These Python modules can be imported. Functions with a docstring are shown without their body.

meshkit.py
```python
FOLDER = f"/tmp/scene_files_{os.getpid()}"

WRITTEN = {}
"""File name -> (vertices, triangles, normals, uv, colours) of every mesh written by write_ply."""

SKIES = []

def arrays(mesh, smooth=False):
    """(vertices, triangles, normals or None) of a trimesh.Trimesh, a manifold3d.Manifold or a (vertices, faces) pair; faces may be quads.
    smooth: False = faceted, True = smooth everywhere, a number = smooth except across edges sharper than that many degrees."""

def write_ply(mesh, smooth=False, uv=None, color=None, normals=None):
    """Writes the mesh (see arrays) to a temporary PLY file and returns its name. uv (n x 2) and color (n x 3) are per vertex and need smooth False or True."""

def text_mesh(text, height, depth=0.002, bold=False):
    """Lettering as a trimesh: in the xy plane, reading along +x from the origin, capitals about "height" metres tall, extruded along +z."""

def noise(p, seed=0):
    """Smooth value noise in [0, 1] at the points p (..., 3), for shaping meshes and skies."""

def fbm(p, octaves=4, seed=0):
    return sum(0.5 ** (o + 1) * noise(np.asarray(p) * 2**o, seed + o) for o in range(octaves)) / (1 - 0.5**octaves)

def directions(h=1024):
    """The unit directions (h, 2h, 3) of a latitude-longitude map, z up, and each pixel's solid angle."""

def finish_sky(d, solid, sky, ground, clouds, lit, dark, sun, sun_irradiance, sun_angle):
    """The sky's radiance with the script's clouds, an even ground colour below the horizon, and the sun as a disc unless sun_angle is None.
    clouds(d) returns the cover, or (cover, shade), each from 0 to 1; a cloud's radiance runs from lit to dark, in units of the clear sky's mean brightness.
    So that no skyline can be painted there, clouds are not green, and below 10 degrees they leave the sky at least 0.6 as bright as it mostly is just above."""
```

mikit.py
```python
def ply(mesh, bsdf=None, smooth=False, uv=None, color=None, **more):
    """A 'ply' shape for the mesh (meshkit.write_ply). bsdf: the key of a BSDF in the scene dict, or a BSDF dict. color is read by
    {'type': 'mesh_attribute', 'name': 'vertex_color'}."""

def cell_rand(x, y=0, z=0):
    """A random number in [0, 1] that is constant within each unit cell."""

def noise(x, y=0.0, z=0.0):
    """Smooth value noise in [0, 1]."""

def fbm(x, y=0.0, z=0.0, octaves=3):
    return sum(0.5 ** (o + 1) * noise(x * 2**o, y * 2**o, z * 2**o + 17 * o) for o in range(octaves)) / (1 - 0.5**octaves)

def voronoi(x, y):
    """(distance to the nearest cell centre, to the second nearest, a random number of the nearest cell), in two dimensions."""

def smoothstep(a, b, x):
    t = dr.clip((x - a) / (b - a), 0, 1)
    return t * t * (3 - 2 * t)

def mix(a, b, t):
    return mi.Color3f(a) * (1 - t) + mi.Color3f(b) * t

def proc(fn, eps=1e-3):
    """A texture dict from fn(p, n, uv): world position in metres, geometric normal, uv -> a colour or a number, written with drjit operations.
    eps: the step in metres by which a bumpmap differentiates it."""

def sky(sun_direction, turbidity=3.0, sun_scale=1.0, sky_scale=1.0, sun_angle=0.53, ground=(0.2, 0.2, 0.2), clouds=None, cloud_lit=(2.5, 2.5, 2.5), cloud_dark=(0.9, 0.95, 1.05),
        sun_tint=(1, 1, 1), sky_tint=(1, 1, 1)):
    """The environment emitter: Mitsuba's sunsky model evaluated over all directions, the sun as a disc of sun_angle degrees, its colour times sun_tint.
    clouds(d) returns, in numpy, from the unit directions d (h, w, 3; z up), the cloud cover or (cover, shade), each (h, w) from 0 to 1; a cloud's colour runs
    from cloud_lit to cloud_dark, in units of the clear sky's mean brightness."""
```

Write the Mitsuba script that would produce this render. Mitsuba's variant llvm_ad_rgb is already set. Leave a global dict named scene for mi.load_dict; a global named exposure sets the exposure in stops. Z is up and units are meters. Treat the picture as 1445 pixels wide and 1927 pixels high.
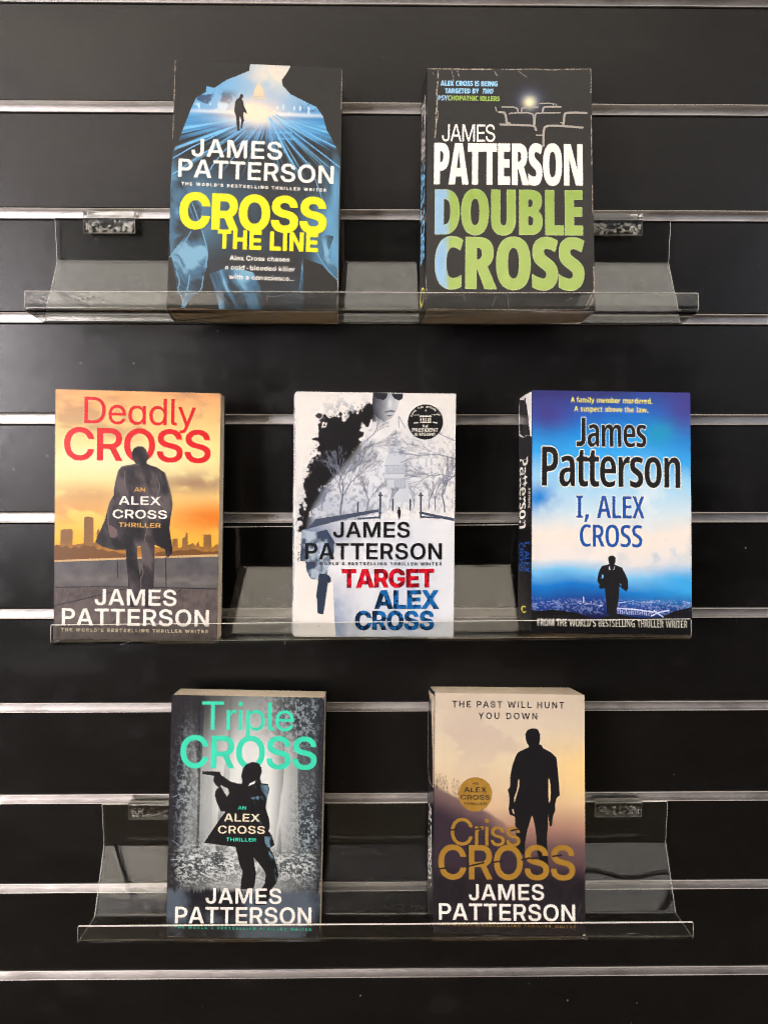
"""Seven paperbacks face out on three clear acrylic shelves that hook into a black slat wall. z is up, x to the right along the wall, -y towards the viewer, metres."""
import math, random
import numpy as np
import trimesh
import drjit as dr
import mitsuba as mi
from shapely.geometry import Polygon, LineString, box
from shapely.ops import unary_union
import mikit
from mikit import noise, fbm, voronoi, cell_rand, smoothstep, mix, proc

T = mi.ScalarTransform4f
scene, labels = {}, {}
FLOOR_Z, CEILING_Z = -1.80, 0.86

# ------------------------------------------------------------------ camera, lamps, exposure
PITCH, YAW, ROLL = -0.10259775, 0.01176399, 0.00085708
CAM = np.array([0.0, -0.78347751, -0.41357807])
_fwd = np.array([math.sin(YAW) * math.cos(PITCH), math.cos(YAW) * math.cos(PITCH), math.sin(PITCH)])
_right = np.array([math.cos(YAW), -math.sin(YAW), 0])
_up = np.cross(_right, _fwd)
_up = -math.sin(ROLL) * _right + math.cos(ROLL) * _up
scene['camera'] = {'type': 'perspective', 'fov': math.degrees(2 * math.atan(722.5 / 1448.0)), 'fov_axis': 'x', 'near_clip': 0.01, 'far_clip': 50.0,
                   'to_world': T().look_at(origin=CAM.tolist(), target=(CAM + _fwd).tolist(), up=_up.tolist())}
exposure = -0.22


def quad(a, b, c, d):
    return trimesh.Trimesh(np.array([a, b, c, d], float), [[0, 1, 2], [0, 2, 3]], process=False)


def lamp(key, mesh, rgb, label, category, group=None):
    scene[key] = mikit.ply(mesh, {'type': 'diffuse', 'reflectance': {'type': 'rgb', 'value': 0.5}})
    scene[key]['emitter'] = {'type': 'area', 'radiance': {'type': 'rgb', 'value': list(rgb)}}
    labels[key] = {'label': label, 'category': category, **({'group': group} if group else {})}


def light_row(xs, ys, size, rgb, where):
    """Square luminous panels in the ceiling."""
    for x in xs:
        for y in ys:
            n = sum(k.startswith('ceiling_light') for k in scene)
            z, (a, b) = CEILING_Z - 0.012, size
            lamp('ceiling_light' + (f'_{n:03d}' if n else ''), quad((x - a / 2, y - b / 2, z), (x - a / 2, y + b / 2, z), (x + a / 2, y + b / 2, z), (x + a / 2, y - b / 2, z)), rgb,
                 'luminous ceiling panel ' + where, 'ceiling light', 'ceiling light panels ' + where)


light_row((0.0,), (-0.46,), (4.3, .72), (2.45, 2.25, 1.95), 'close to the slat wall')
light_row((-1.65, -0.95), (-1.5,), (.66, .7), (3.7, 3.1, 2.4), 'over the left, away from the slat wall')
light_row((-1.65, -0.95), (-2.25, -3.0), (.66, .7), (2.2, 1.9, 1.5), 'to the left, far from the slat wall')
light_row((-0.25, 0.45), (-1.5,), (.66, .7), (2.5, 2.15, 1.7), 'over the middle, away from the slat wall')
light_row((1.2, 1.95), (-2.0, -2.75, -3.5), (.7, .7), (1.0, .92, .8), 'to the right, away from the slat wall')
lamp('window', quad((-2.2, -1.7, -.75), (-2.2, -1.7, .5), (-2.2, -4.1, .5), (-2.2, -4.1, -.75)), (21.0, 19.5, 20.2), 'bright window to the left of the slat wall', 'window')
lamp('window_001', quad((2.6, -4.1, -.1), (2.6, -4.1, .7), (2.6, -2.9, .7), (2.6, -2.9, -.1)), (3.0, 3.3, 4.2), 'bluish window to the right of the slat wall', 'window')



# ------------------------------------------------------------------ helpers
def numbered(key):
    if key not in scene and key not in labels:
        return key
    n = 1
    while f'{key}_{n:03d}' in scene or f'{key}_{n:03d}' in labels:
        n += 1
    return f'{key}_{n:03d}'


def thing(name, label, category, group=None):
    key = numbered(name)
    labels[key] = {'label': label, 'category': category, **({'group': group} if group else {})}
    return key


def part(parent, name, mesh, bsdf, smooth=False, uv=None, **more):
    key = numbered(f'{parent}__{name}')
    scene[key] = mikit.ply(mesh, bsdf, smooth=smooth, uv=uv, **more)
    return key


def srgb(r, g, b):
    f = lambda v: (v / 255 / 12.92 if v < 10.3 else ((v / 255 + .055) / 1.055) ** 2.4)
    return [f(r) * .92, f(g) * .92, f(b) * .92]


def C(r, g, b):
    return mi.Color3f(*srgb(r, g, b))


def rgb(v):
    return {'type': 'rgb', 'value': list(v)}


def ramp(t, stops):
    """Colour along t through (position, colour) stops in rising order."""
    out = mi.Color3f(stops[0][1])
    for (a, _), (b, c) in zip(stops, stops[1:]):
        out = mix(out, c, dr.clip((t - a) / (b - a), 0, 1))
    return out


def bump(u, v, cu, cv, su, sv):
    return dr.exp(-(dr.square((u - cu) / su) + dr.square((v - cv) / sv)))


def chamfer_box(x0, x1, y0, y1, z0, z1, c=.0004):
    """A box with chamfered long edges along x."""
    pts = [(y0 + c, z0), (y1 - c, z0), (y1, z0 + c), (y1, z1 - c), (y1 - c, z1), (y0 + c, z1), (y0, z1 - c), (y0, z0 + c)]
    return extrude_x(Polygon(pts), x0, x1)


def extrude_x(poly, x0, x1):
    """Extrudes a polygon given in (y, z) along x."""
    m = trimesh.creation.extrude_polygon(poly, x1 - x0, engine='earcut')
    v = m.vertices
    m.vertices = np.stack([v[:, 2] + x0, v[:, 0], v[:, 1]], 1)
    m.fix_normals()
    return m


def sheet_x(poly, x0, x1, n, seed):
    """Like extrude_x in n sections, with the slight waviness of heat bent plastic."""
    ring = np.array(poly.exterior.coords[:-1])
    if not poly.exterior.is_ccw:
        ring = ring[::-1]
    xs, k = np.linspace(x0, x1, n + 1), len(ring)
    rng = np.random.default_rng(seed)
    ph = rng.uniform(0, 6.28, 6)
    s = ring[:, 1][None, :]
    wave = .00010 * np.sin(xs[:, None] * 52 + s * 40 + ph[0]) + .00007 * np.sin(xs[:, None] * 96 - s * 75 + ph[1]) + .00012 * np.sin(xs[:, None] * 23 + s * 110 + ph[2])
    v = np.stack([np.broadcast_to(xs[:, None], (n + 1, k)), ring[None, :, 0] + wave, ring[None, :, 1] + wave * .5], -1).reshape(-1, 3)
    i, j = np.meshgrid(np.arange(n), np.arange(k), indexing='ij')
    a, b, c, d = i * k + j, i * k + (j + 1) % k, (i + 1) * k + (j + 1) % k, (i + 1) * k + j
    f = np.vstack([np.stack([a, b, c], -1).reshape(-1, 3), np.stack([a, c, d], -1).reshape(-1, 3)])
    pv, pf = trimesh.creation.triangulate_polygon(Polygon(ring), engine='earcut')
    at = np.array([int(np.argmin(((ring - q[:2]) ** 2).sum(1))) for q in np.asarray(pv)])
    cap = at[np.asarray(pf)]
    m = trimesh.Trimesh(v, np.vstack([f, cap, cap + n * k]), process=False)
    m.fix_normals()
    return m


def rounded(points, r, n=7):
    """A polyline with its inner corners rounded to radius r."""
    p = [np.array(q, float) for q in points]
    out = [p[0]]
    for a, b, c in zip(p, p[1:], p[2:]):
        u, w = (a - b) / np.linalg.norm(a - b), (c - b) / np.linalg.norm(c - b)
        half = math.acos(np.clip(u @ w, -1, 1)) / 2
        t = r / math.tan(half)
        s, e = b + u * t, b + w * t
        for k in range(n + 1):
            q = k / n
            out.append((1 - q) ** 2 * s + 2 * q * (1 - q) * b + q ** 2 * e)
    return out + [p[-1]]


# ------------------------------------------------------------------ materials
def laminate_color(p, n, uv):
    grain = fbm(p.x * 55, p.z * 55, 3.0, 4)
    streak = noise(p.x * 9, p.z * 260, 7.0)
    scuff = smoothstep(.70, .86, fbm(p.x * 14, p.z * 26, 9.0, 5))
    d1, d2, k = voronoi(p.x * 42 + 3, p.z * 42)
    speck = dr.select((k > .955) & (d1 < .012 + .04 * (k - .955) * 22), 1.0, 0.0)
    base = mix((.0038, .0034, .0031), (.0068, .0062, .0058), grain * .7 + streak * .3)
    base = mix(base, (.026, .024, .023), scuff * .22)
    return mix(base, (.16, .155, .15), speck * smoothstep(.4, .7, noise(p.x * 5, p.z * 5, 2.0)))


def laminate_rough(p, n, uv):
    smear = smoothstep(.50, .66, fbm(p.x * 7 + p.z * 2, p.z * 19, 5.0, 5))
    return .215 + .13 * fbm(p.x * 10, p.z * 13, 1.0, 5) + .07 * smear + .05 * smoothstep(.6, .75, fbm(p.x * 60, p.z * 44, 8.0, 4))


def laminate_height(p, n, uv):
    return .00002 * fbm(p.x * 900, p.z * 900, 1.0, 2)


def aluminium_color(p, n, uv):
    mottle = fbm(p.x * 70, p.z * 400, 2.0, 4)
    grime = smoothstep(.58, .75, fbm(p.x * 34, p.z * 90, 4.0, 4))
    c = mix((.74, .715, .69), (.66, .63, .605), mottle)
    return mix(c, (.30, .27, .24), grime * .3)


def aluminium_rough(p, n, uv):
    return .36 + .16 * fbm(p.x * 60, p.z * 500, 6.0, 3)


def pages_color(p, n, uv):
    line = noise(uv.x * 46, uv.y * 4, 1.0) * .55 + noise(uv.x * 190, uv.y * 3, 2.0) * .45
    stain = fbm(uv.x * 3, uv.y * 12, 5.0, 4)
    return mix(mix((.60, .46, .32), (.96, .86, .70), line), (.84, .69, .50), stain * .5)


def pages_height(p, n, uv):
    return .00012 * noise(uv.x * 150, uv.y * 4, 3.0)


scene['wall_laminate'] = {'type': 'bumpmap', 'arbitrary': proc(laminate_height, 3e-4), 'scale': 1.0,
                          'bsdf': {'type': 'principled', 'base_color': proc(laminate_color), 'roughness': proc(laminate_rough), 'specular': .42}}
scene['aluminium'] = {'type': 'twosided', 'bsdf': {'type': 'principled', 'base_color': proc(aluminium_color), 'metallic': 1.0, 'roughness': proc(aluminium_rough), 'specular': .5}}
scene['acrylic'] = {'type': 'dielectric', 'int_ior': 1.491, 'ext_ior': 1.0, 'specular_transmittance': rgb((.965, .97, .96))}
scene['glue'] = {'type': 'principled', 'base_color': rgb((.86, .84, .80)), 'roughness': .2, 'specular': .6}
scene['sawn_edge'] = {'type': 'principled', 'base_color': rgb((.86, .84, .77)), 'roughness': .4, 'specular': .5}
scene['paper_edge'] = {'type': 'bumpmap', 'arbitrary': proc(pages_height, 3e-4), 'scale': 1.0,
                       'bsdf': {'type': 'principled', 'base_color': proc(pages_color), 'roughness': .85, 'specular': .2}}
scene['board_edge'] = {'type': 'principled', 'base_color': rgb((.78, .74, .66)), 'roughness': .7}


def ink(key, color, rough=.34):
    scene[key] = {'type': 'twosided', 'bsdf': {'type': 'principled', 'base_color': color if isinstance(color, dict) else rgb(color), 'roughness': rough, 'specular': .45}}


INKS = dict(white=(245, 241, 230), black=(24, 23, 24), yellow=(252, 236, 0), red=(222, 28, 32), orange=(222, 166, 84), cream=(240, 226, 196), lemon=(255, 240, 96), royal=(26, 82, 164),
            mint=(64, 224, 184), gold=(166, 124, 48), sky=(150, 206, 240), green_rim=(188, 206, 146), dusk=(38, 30, 40), ink_black=(16, 15, 17), scuff=(168, 156, 142), faint_scuff=(96, 90, 88), navy=(26, 30, 46))
for k, v in INKS.items():
    ink('ink_' + k, srgb(*v))


# ------------------------------------------------------------------ the printed covers. uv: (0, 0) lower left, (1, 1) upper right of the cover; all of it is flat print
def art_dark(p, n, uv):
    d = fbm(uv.x * 40, uv.y * 60, 2.0, 3)
    return mix((.0085, .0080, .0080), (.0125, .0115, .0112), d)


def art_night_road(p, n, uv):
    u, v = uv.x, uv.y
    sky = mix(C(60, 150, 208), C(226, 216, 196), bump(u, v, .60, .96, .22, .11))
    cloud = fbm(u * 6, v * 9, 1.0, 4)
    sky = mix(sky, C(120, 180, 214), smoothstep(.45, .65, cloud) * .5)
    trees = smoothstep(.50, .60, fbm(u * 16, v * 26, 3.0, 4)) * smoothstep(.90, .86, v) * smoothstep(.80, .83, v) * smoothstep(.16, .24, dr.abs(u - .56))
    sky = mix(sky, C(24, 74, 116), trees)
    lights = smoothstep(.66, .74, noise(u * 60, v * 40, 5.0)) * smoothstep(.845, .825, v) * smoothstep(.795, .81, v)
    sky = mix(sky, C(200, 226, 240), lights * .8)
    ang = dr.atan2(v - .795, (u - .56) * .66)
    far = dr.sqrt(dr.square((u - .56) * .66) + dr.square(v - .795))
    ray = noise(ang * 26, far * 2.0, 2.0) * .6 + noise(ang * 70, far * 3.0, 4.0) * .4
    road = mix(C(40, 118, 178), C(96, 176, 222), noise(u * 3, v * 60, 6.0))
    road = mix(C(20, 26, 34), road, smoothstep(.655, .745, v + (ray - .5) * .16))
    road = mix(road, C(120, 196, 236), smoothstep(.60, .80, ray) * smoothstep(.52, .66, v) * .85)
    cloth = fbm(u * 5 + v * 2, v * 3, 8.0, 4)
    sleeve = smoothstep(.10, .38, dr.abs(u - .50))
    road = mix(road, mix(C(34, 52, 64), C(70, 120, 150), smoothstep(.42, .66, cloth)), smoothstep(.60, .45, v) * (.25 + .7 * sleeve))
    road = mix(road, C(30, 28, 30), smoothstep(.34, .18, v) * smoothstep(.36, .30, dr.abs(u - .52)) * .85)
    road = mix(road, C(96, 160, 200), smoothstep(.82, .95, dr.abs(u - .47) * 2) * smoothstep(.70, .5, v) * noise(u * 30, v * 8, 1.0))
    c = mix(road, sky, smoothstep(.785, .800, v))
    c = mix(c, C(236, 240, 236), bump(u, v, .5, .797, .5, .008) * .8)
    return mix(c, C(248, 226, 196), dr.clip(bump(u, v, .47, .80, .17, .055) * 1.25 * (.6 + .6 * fbm(u * 12, v * 16, 7.0, 3)), 0, 1))


def art_blue_cloth(p, n, uv):
    u, v = uv.x, uv.y
    w = fbm(u * 4, v * 4, 2.0, 3)
    f = fbm(u * 16 + v * 9 + w * 4, v * 7 - u * 3, 4.0, 4)
    return mix(mix(C(30, 46, 58), C(58, 104, 134), smoothstep(.32, .58, f)), C(128, 180, 206), smoothstep(.58, .74, f) * .8)


def art_cinema(p, n, uv):
    u, v = uv.x, uv.y
    c = art_dark(p, n, uv)
    c = mix(c, C(56, 62, 88), bump(u, v, .625, .865, .085, .055) * .75)
    c = mix(c, C(130, 138, 156), bump(u, v, .625, .862, .048, .032) * .75)
    return mix(c, C(244, 236, 190), dr.clip(bump(u, v, .622, .856, .032, .021) * 1.1, 0, 1))


def art_blue_to_green(p, n, uv):
    t = fbm(uv.x * 30, uv.y * 40, 3.0, 3)
    return mix(C(146, 186, 216), mix(mix(C(142, 170, 70), C(152, 180, 80), t), C(172, 194, 108), smoothstep(.9, .1, dr.abs(uv.y - .20) * 3) * .6), smoothstep(.105, .150, uv.x + (t - .5) * .02))


def art_sunset(p, n, uv):
    u, v = uv.x, uv.y
    wv = v + .03 * fbm(u * 5, v * 8, 1.0, 3)
    sky = ramp(wv, [(.30, C(244, 176, 20)), (.42, C(250, 190, 62)), (.52, C(252, 206, 106)), (.66, C(252, 232, 158)), (.78, C(252, 226, 150)), (.90, C(248, 202, 130)), (1.0, C(244, 178, 116))])
    cl = fbm(u * 3.2 + v * 2, v * 9, 4.0, 5) * .75 + fbm(u * 11 + v * 6, v * 34, 11.0, 4) * .25
    sky = mix(sky, C(160, 122, 100), smoothstep(.42, .62, cl + .34 * bump(u, v, 1.0, 1.0, .55, .14) - .12) * smoothstep(.70, .86, v) * .55)
    sky = mix(sky, C(168, 130, 98), smoothstep(.46, .66, cl + .06) * bump(u, v, .86, .64, .30, .05) * .95)
    sky = mix(sky, C(206, 160, 110), smoothstep(.47, .66, cl + .04) * bump(u, v, .2, .58, .34, .05) * .8)
    sky = mix(sky, C(236, 130, 36), smoothstep(.44, .66, cl + .10) * bump(u, v, .98, .50, .34, .07))
    sky = mix(sky, C(252, 244, 206), bump(u, v, .35, .72, .4, .06) * .6)
    sky = mix(sky, C(214, 150, 90), smoothstep(.5, .62, cl) * bump(u, v, .1, .52, .3, .05) * .7)
    g = fbm(u * 60, v * 60, 2.0, 4)
    wall = mix(C(74, 72, 76), C(112, 108, 108), fbm(u * 14, v * 20, 6.0, 4))
    wall = mix(wall, C(150, 142, 132), bump(u, v, .55, .245, .5, .018) * noise(u * 20, v * 60, 1.0) * .8)
    road = mix(C(66, 58, 58), C(122, 110, 106), g * .6 + .4 * noise(u * 8, v * 46, 8.0))
    edge = .318 + .03 * u
    low = mix(road, wall, smoothstep(.205, .222, v))
    return mix(low, sky, smoothstep(edge - .004, edge, v))


def art_brown_haze(p, n, uv):
    return mix(C(196, 132, 44), C(142, 100, 56), smoothstep(.34, .42, uv.y + .03 * noise(uv.x * 40, uv.y * 40)))


def art_cold_cloth(p, n, uv):
    f = fbm(uv.x * 30 + uv.y * 22, uv.y * 16 - uv.x * 10, 5.0, 4)
    return mix(C(20, 24, 28), C(104, 134, 152), smoothstep(.42, .70, f))


def art_coat(p, n, uv):
    f = fbm(uv.x * 12 + uv.y * 5, uv.y * 9, 3.0, 4)
    return mix(mix(C(30, 26, 29), C(58, 52, 56), smoothstep(.38, .58, f)), C(104, 94, 94), smoothstep(.56, .72, f) * .75)


def outline_distance(u, v, pts):
    """Signed distance to a closed outline, negative inside, in shares of the cover's width."""
    y = v * 1.53
    best, inside = mi.Float(9.0), mi.Bool(False)
    for (ax, ay), (bx, by) in zip(pts, pts[1:] + pts[:1]):
        ay, by = ay * 1.53, by * 1.53
        ex, ey = bx - ax, by - ay
        t = dr.clip(((u - ax) * ex + (y - ay) * ey) / (ex * ex + ey * ey + 1e-12), 0, 1)
        best = dr.minimum(best, dr.square(u - ax - t * ex) + dr.square(y - ay - t * ey))
        if abs(ey) > 1e-9:
            inside = inside ^ (((y < ay) != (y < by)) & (u < ax + ex * (y - ay) / ey))
    return dr.select(inside, -1.0, 1.0) * dr.sqrt(best)


def art_winter(p, n, uv):
    u, v = uv.x, uv.y
    c = mix(C(242, 237, 228), C(224, 229, 234), bump(u, v, .62, .62, .42, .26))
    c = mix(c, C(168, 182, 204), bump(u, v, .26, .50, .24, .10) * .8)
    c = mix(c, C(244, 242, 238), bump(u, v, .6, .50, .5, .03) * .8)
    frost = fbm(u * 60, v * 80, 3.0, 4)
    veil = smoothstep(.50, .66, frost) * (bump(u, v, .36, .60, .30, .14) + bump(u, v, .95, .66, .26, .16))
    c = mix(c, C(112, 122, 142), dr.clip(veil, 0, 1) * .55)
    lace = smoothstep(.48, .6, fbm(u * 46, v * 60, 9.0, 4)) * bump(u, v, .32, .93, .16, .05)
    c = mix(c, C(128, 146, 160), lace * .6)
    # the ink shoulder: splattered along its outer edge, breaking up into twigs and mist along its inner edge
    sd = outline_distance(u, v, BLOT)
    outer = smoothstep(.02, -.04, u - (.10 + .42 * smoothstep(.45, .95, v)))
    drops = fbm(u * 34, v * 52, 12.0, 5)
    twigs = fbm(u * 26 + v * 30, v * 44 - u * 30, 14.0, 5) * .6 + fbm(u * 60, v * 90, 15.0, 4) * .4
    ragged_edge = (drops - .52) * (.055 + .10 * outer) + (twigs - .5) * .17 * (1 - outer) - .006
    blot = smoothstep(.010, -.008, sd + ragged_edge) * (1 - .5 * smoothstep(-.10, .02, sd) * (1 - outer))
    mist = smoothstep(-.16, .01, sd + (twigs - .5) * .1) * smoothstep(.74, .60, v) * (1 - outer)
    ink_tone = mix(C(25, 23, 25), C(120, 130, 150), mist * .85)
    c = mix(c, C(172, 184, 202), smoothstep(.075, .0, sd) * (1 - outer) * .45)
    return mix(c, ink_tone, blot)


def art_pale_coat(p, n, uv):
    u, v = uv.x, uv.y
    c = mix(C(238, 238, 238), C(214, 222, 232), noise(u * 3, v * 4, 1.0))
    edge = smoothstep(.50, .22, u) * smoothstep(.30, .10, v)
    c = mix(c, C(128, 148, 178), edge * (.55 + .5 * fbm(u * 20, v * 30, 2.0, 3)))
    return mix(c, C(106, 126, 156), bump(u, v, .10, .41, .22, .075) * (.7 + .5 * fbm(u * 16, v * 24, 4.0, 4)))


def art_blue_grey(p, n, uv):
    f = fbm(uv.x * 18, uv.y * 24, 6.0, 4)
    return mix(C(58, 72, 96), C(176, 192, 206), smoothstep(.36, .66, f + .15 * (uv.y > .8)))


def art_face(p, n, uv):
    t = smoothstep(.47, .68, uv.x + .04 * fbm(uv.x * 14, uv.y * 18, 3.0, 3) - .02)
    c = mix(C(58, 62, 76), C(222, 226, 228), t)
    return mix(c, C(224, 228, 228), bump(uv.x, uv.y, .585, .955, .014, .022) * .8)


def art_red_foil(p, n, uv):
    f = fbm(uv.x * 44, uv.y * 60, 2.0, 4)
    return mix(C(120, 8, 22), C(214, 22, 44), smoothstep(.38, .56, f))


def art_blue_foil(p, n, uv):
    f = fbm(uv.x * 40, uv.y * 54, 7.0, 4)
    return mix(C(8, 38, 66), C(22, 104, 172), smoothstep(.40, .58, f + .35 * (uv.x - .62)))


def art_shoulder(p, n, uv):
    f = fbm(uv.x * 24, uv.y * 32, 4.0, 4)
    return mix(C(26, 24, 26), C(92, 104, 128), smoothstep(.5, .72, f) * smoothstep(.66, .5, uv.y) * .8)


def art_blue_sky(p, n, uv):
    u, v = uv.x, uv.y
    w = v + .07 * (fbm(u * 3, v * 4, 1.0, 4) - .5)
    c = ramp(w, [(.06, C(22, 26, 72)), (.125, C(30, 66, 146)), (.18, C(26, 122, 204)), (.235, C(120, 196, 240)), (.29, C(236, 232, 226)), (.40, C(244, 234, 220)), (.50, C(206, 230, 240)), (.62, C(160, 216, 246)),
                 (.72, C(56, 172, 242)), (.82, C(10, 142, 226)), (.90, C(30, 100, 196)), (1.0, C(46, 54, 124))])
    cl = fbm(u * 4, v * 6, 6.0, 5) * .8 + fbm(u * 18, v * 24, 2.0, 4) * .2
    c = mix(c, C(226, 240, 244), smoothstep(.50, .66, cl) * bump(u, v, .6, .52, .7, .12) * .8)
    c = mix(c, C(22, 132, 216), bump(u, v, .04, .55, .13, .06) * smoothstep(.35, .6, cl + .12))
    c = mix(c, C(60, 172, 236), bump(u, v, 1.0, .21, .26, .065))
    c = mix(c, C(196, 212, 220), smoothstep(.50, .68, fbm(u * 9, v * 13, 8.0, 4)) * bump(u, v, .75, .33, .3, .07) * .7)
    c = mix(c, C(70, 52, 136), bump(u, v, .10, .90, .16, .08) * .85 + bump(u, v, .97, .93, .14, .12) * .8)
    c = mix(c, C(22, 158, 186), bump(u, v, .80, .83, .10, .05) * .7)
    town = smoothstep(.50, .62, noise(u * 90, v * 160, 3.0)) * smoothstep(.15, .13, v) * smoothstep(.075, .09, v)
    return mix(c, C(134, 156, 206), town * .5)


def art_forest(p, n, uv):
    u, v = uv.x, uv.y
    lit = bump(u, v, .52, .60, .31, .40)
    c = mix(C(34, 38, 42), C(230, 234, 228), dr.clip(lit * 1.25, 0, 1))
    lean = u + .02 * noise(v * 2, u * 6, 3.0)
    wide, thin = noise(lean * 15, v * .7, 3.0), noise(lean * 46, v * 1.1, 5.0)
    off = smoothstep(.10, .26, dr.abs(u - .54)) * smoothstep(.24, .30, v)
    c = mix(c, C(58, 64, 70), smoothstep(.56, .60, wide) * off * .8)
    c = mix(c, C(168, 174, 174), smoothstep(.30, .26, wide) * off * smoothstep(.02, .2, u) * .55)
    c = mix(c, C(40, 44, 50), smoothstep(.66, .71, thin) * off * .75)
    leaf = fbm(u * 62 + v * 20, v * 84, 7.0, 4) * .6 + fbm(u * 150, v * 210, 3.0, 3) * .4
    side = dr.clip(bump(u, v, .06, .62, .11, .3) + bump(u, v, .93, .42, .12, .2) + bump(u, v, .82, .92, .2, .12), 0, 1)
    c = mix(c, C(40, 50, 56), smoothstep(.52, .44, leaf) * side * .9)
    c = mix(c, C(164, 178, 184), smoothstep(.52, .60, leaf) * side * .85)
    low = dr.clip(bump(u, v, .22, .30, .34, .075) * 1.2 + bump(u, v, .84, .30, .24, .06), 0, 1)
    brush = fbm(u * 50 + v * 30, v * 130, 9.0, 4) * .6 + fbm(u * 170, v * 240, 4.0, 3) * .4
    c = mix(c, C(54, 62, 66), smoothstep(.52, .42, brush) * low * .85)
    c = mix(c, C(214, 220, 216), smoothstep(.51, .60, brush) * low * .9)
    c = mix(c, C(34, 30, 34), dr.clip(bump(u, v, .05, .98, .45, .16), 0, 1) * .9)
    c = mix(c, C(36, 34, 40), smoothstep(.115, .02, u) * .9 + smoothstep(.93, .985, u) * .8)
    smoke = fbm(u * 5, v * 7, 2.0, 5)
    ground = mix(C(30, 30, 35), C(86, 96, 108), smoothstep(.46, .74, smoke + .1 * bump(u, v, .15, .06, .3, .1) + .08 * bump(u, v, .8, .1, .3, .1)))
    return mix(ground, c, smoothstep(.192, .215, v + .022 * noise(u * 120, v * 6, 4.0)))


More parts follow.
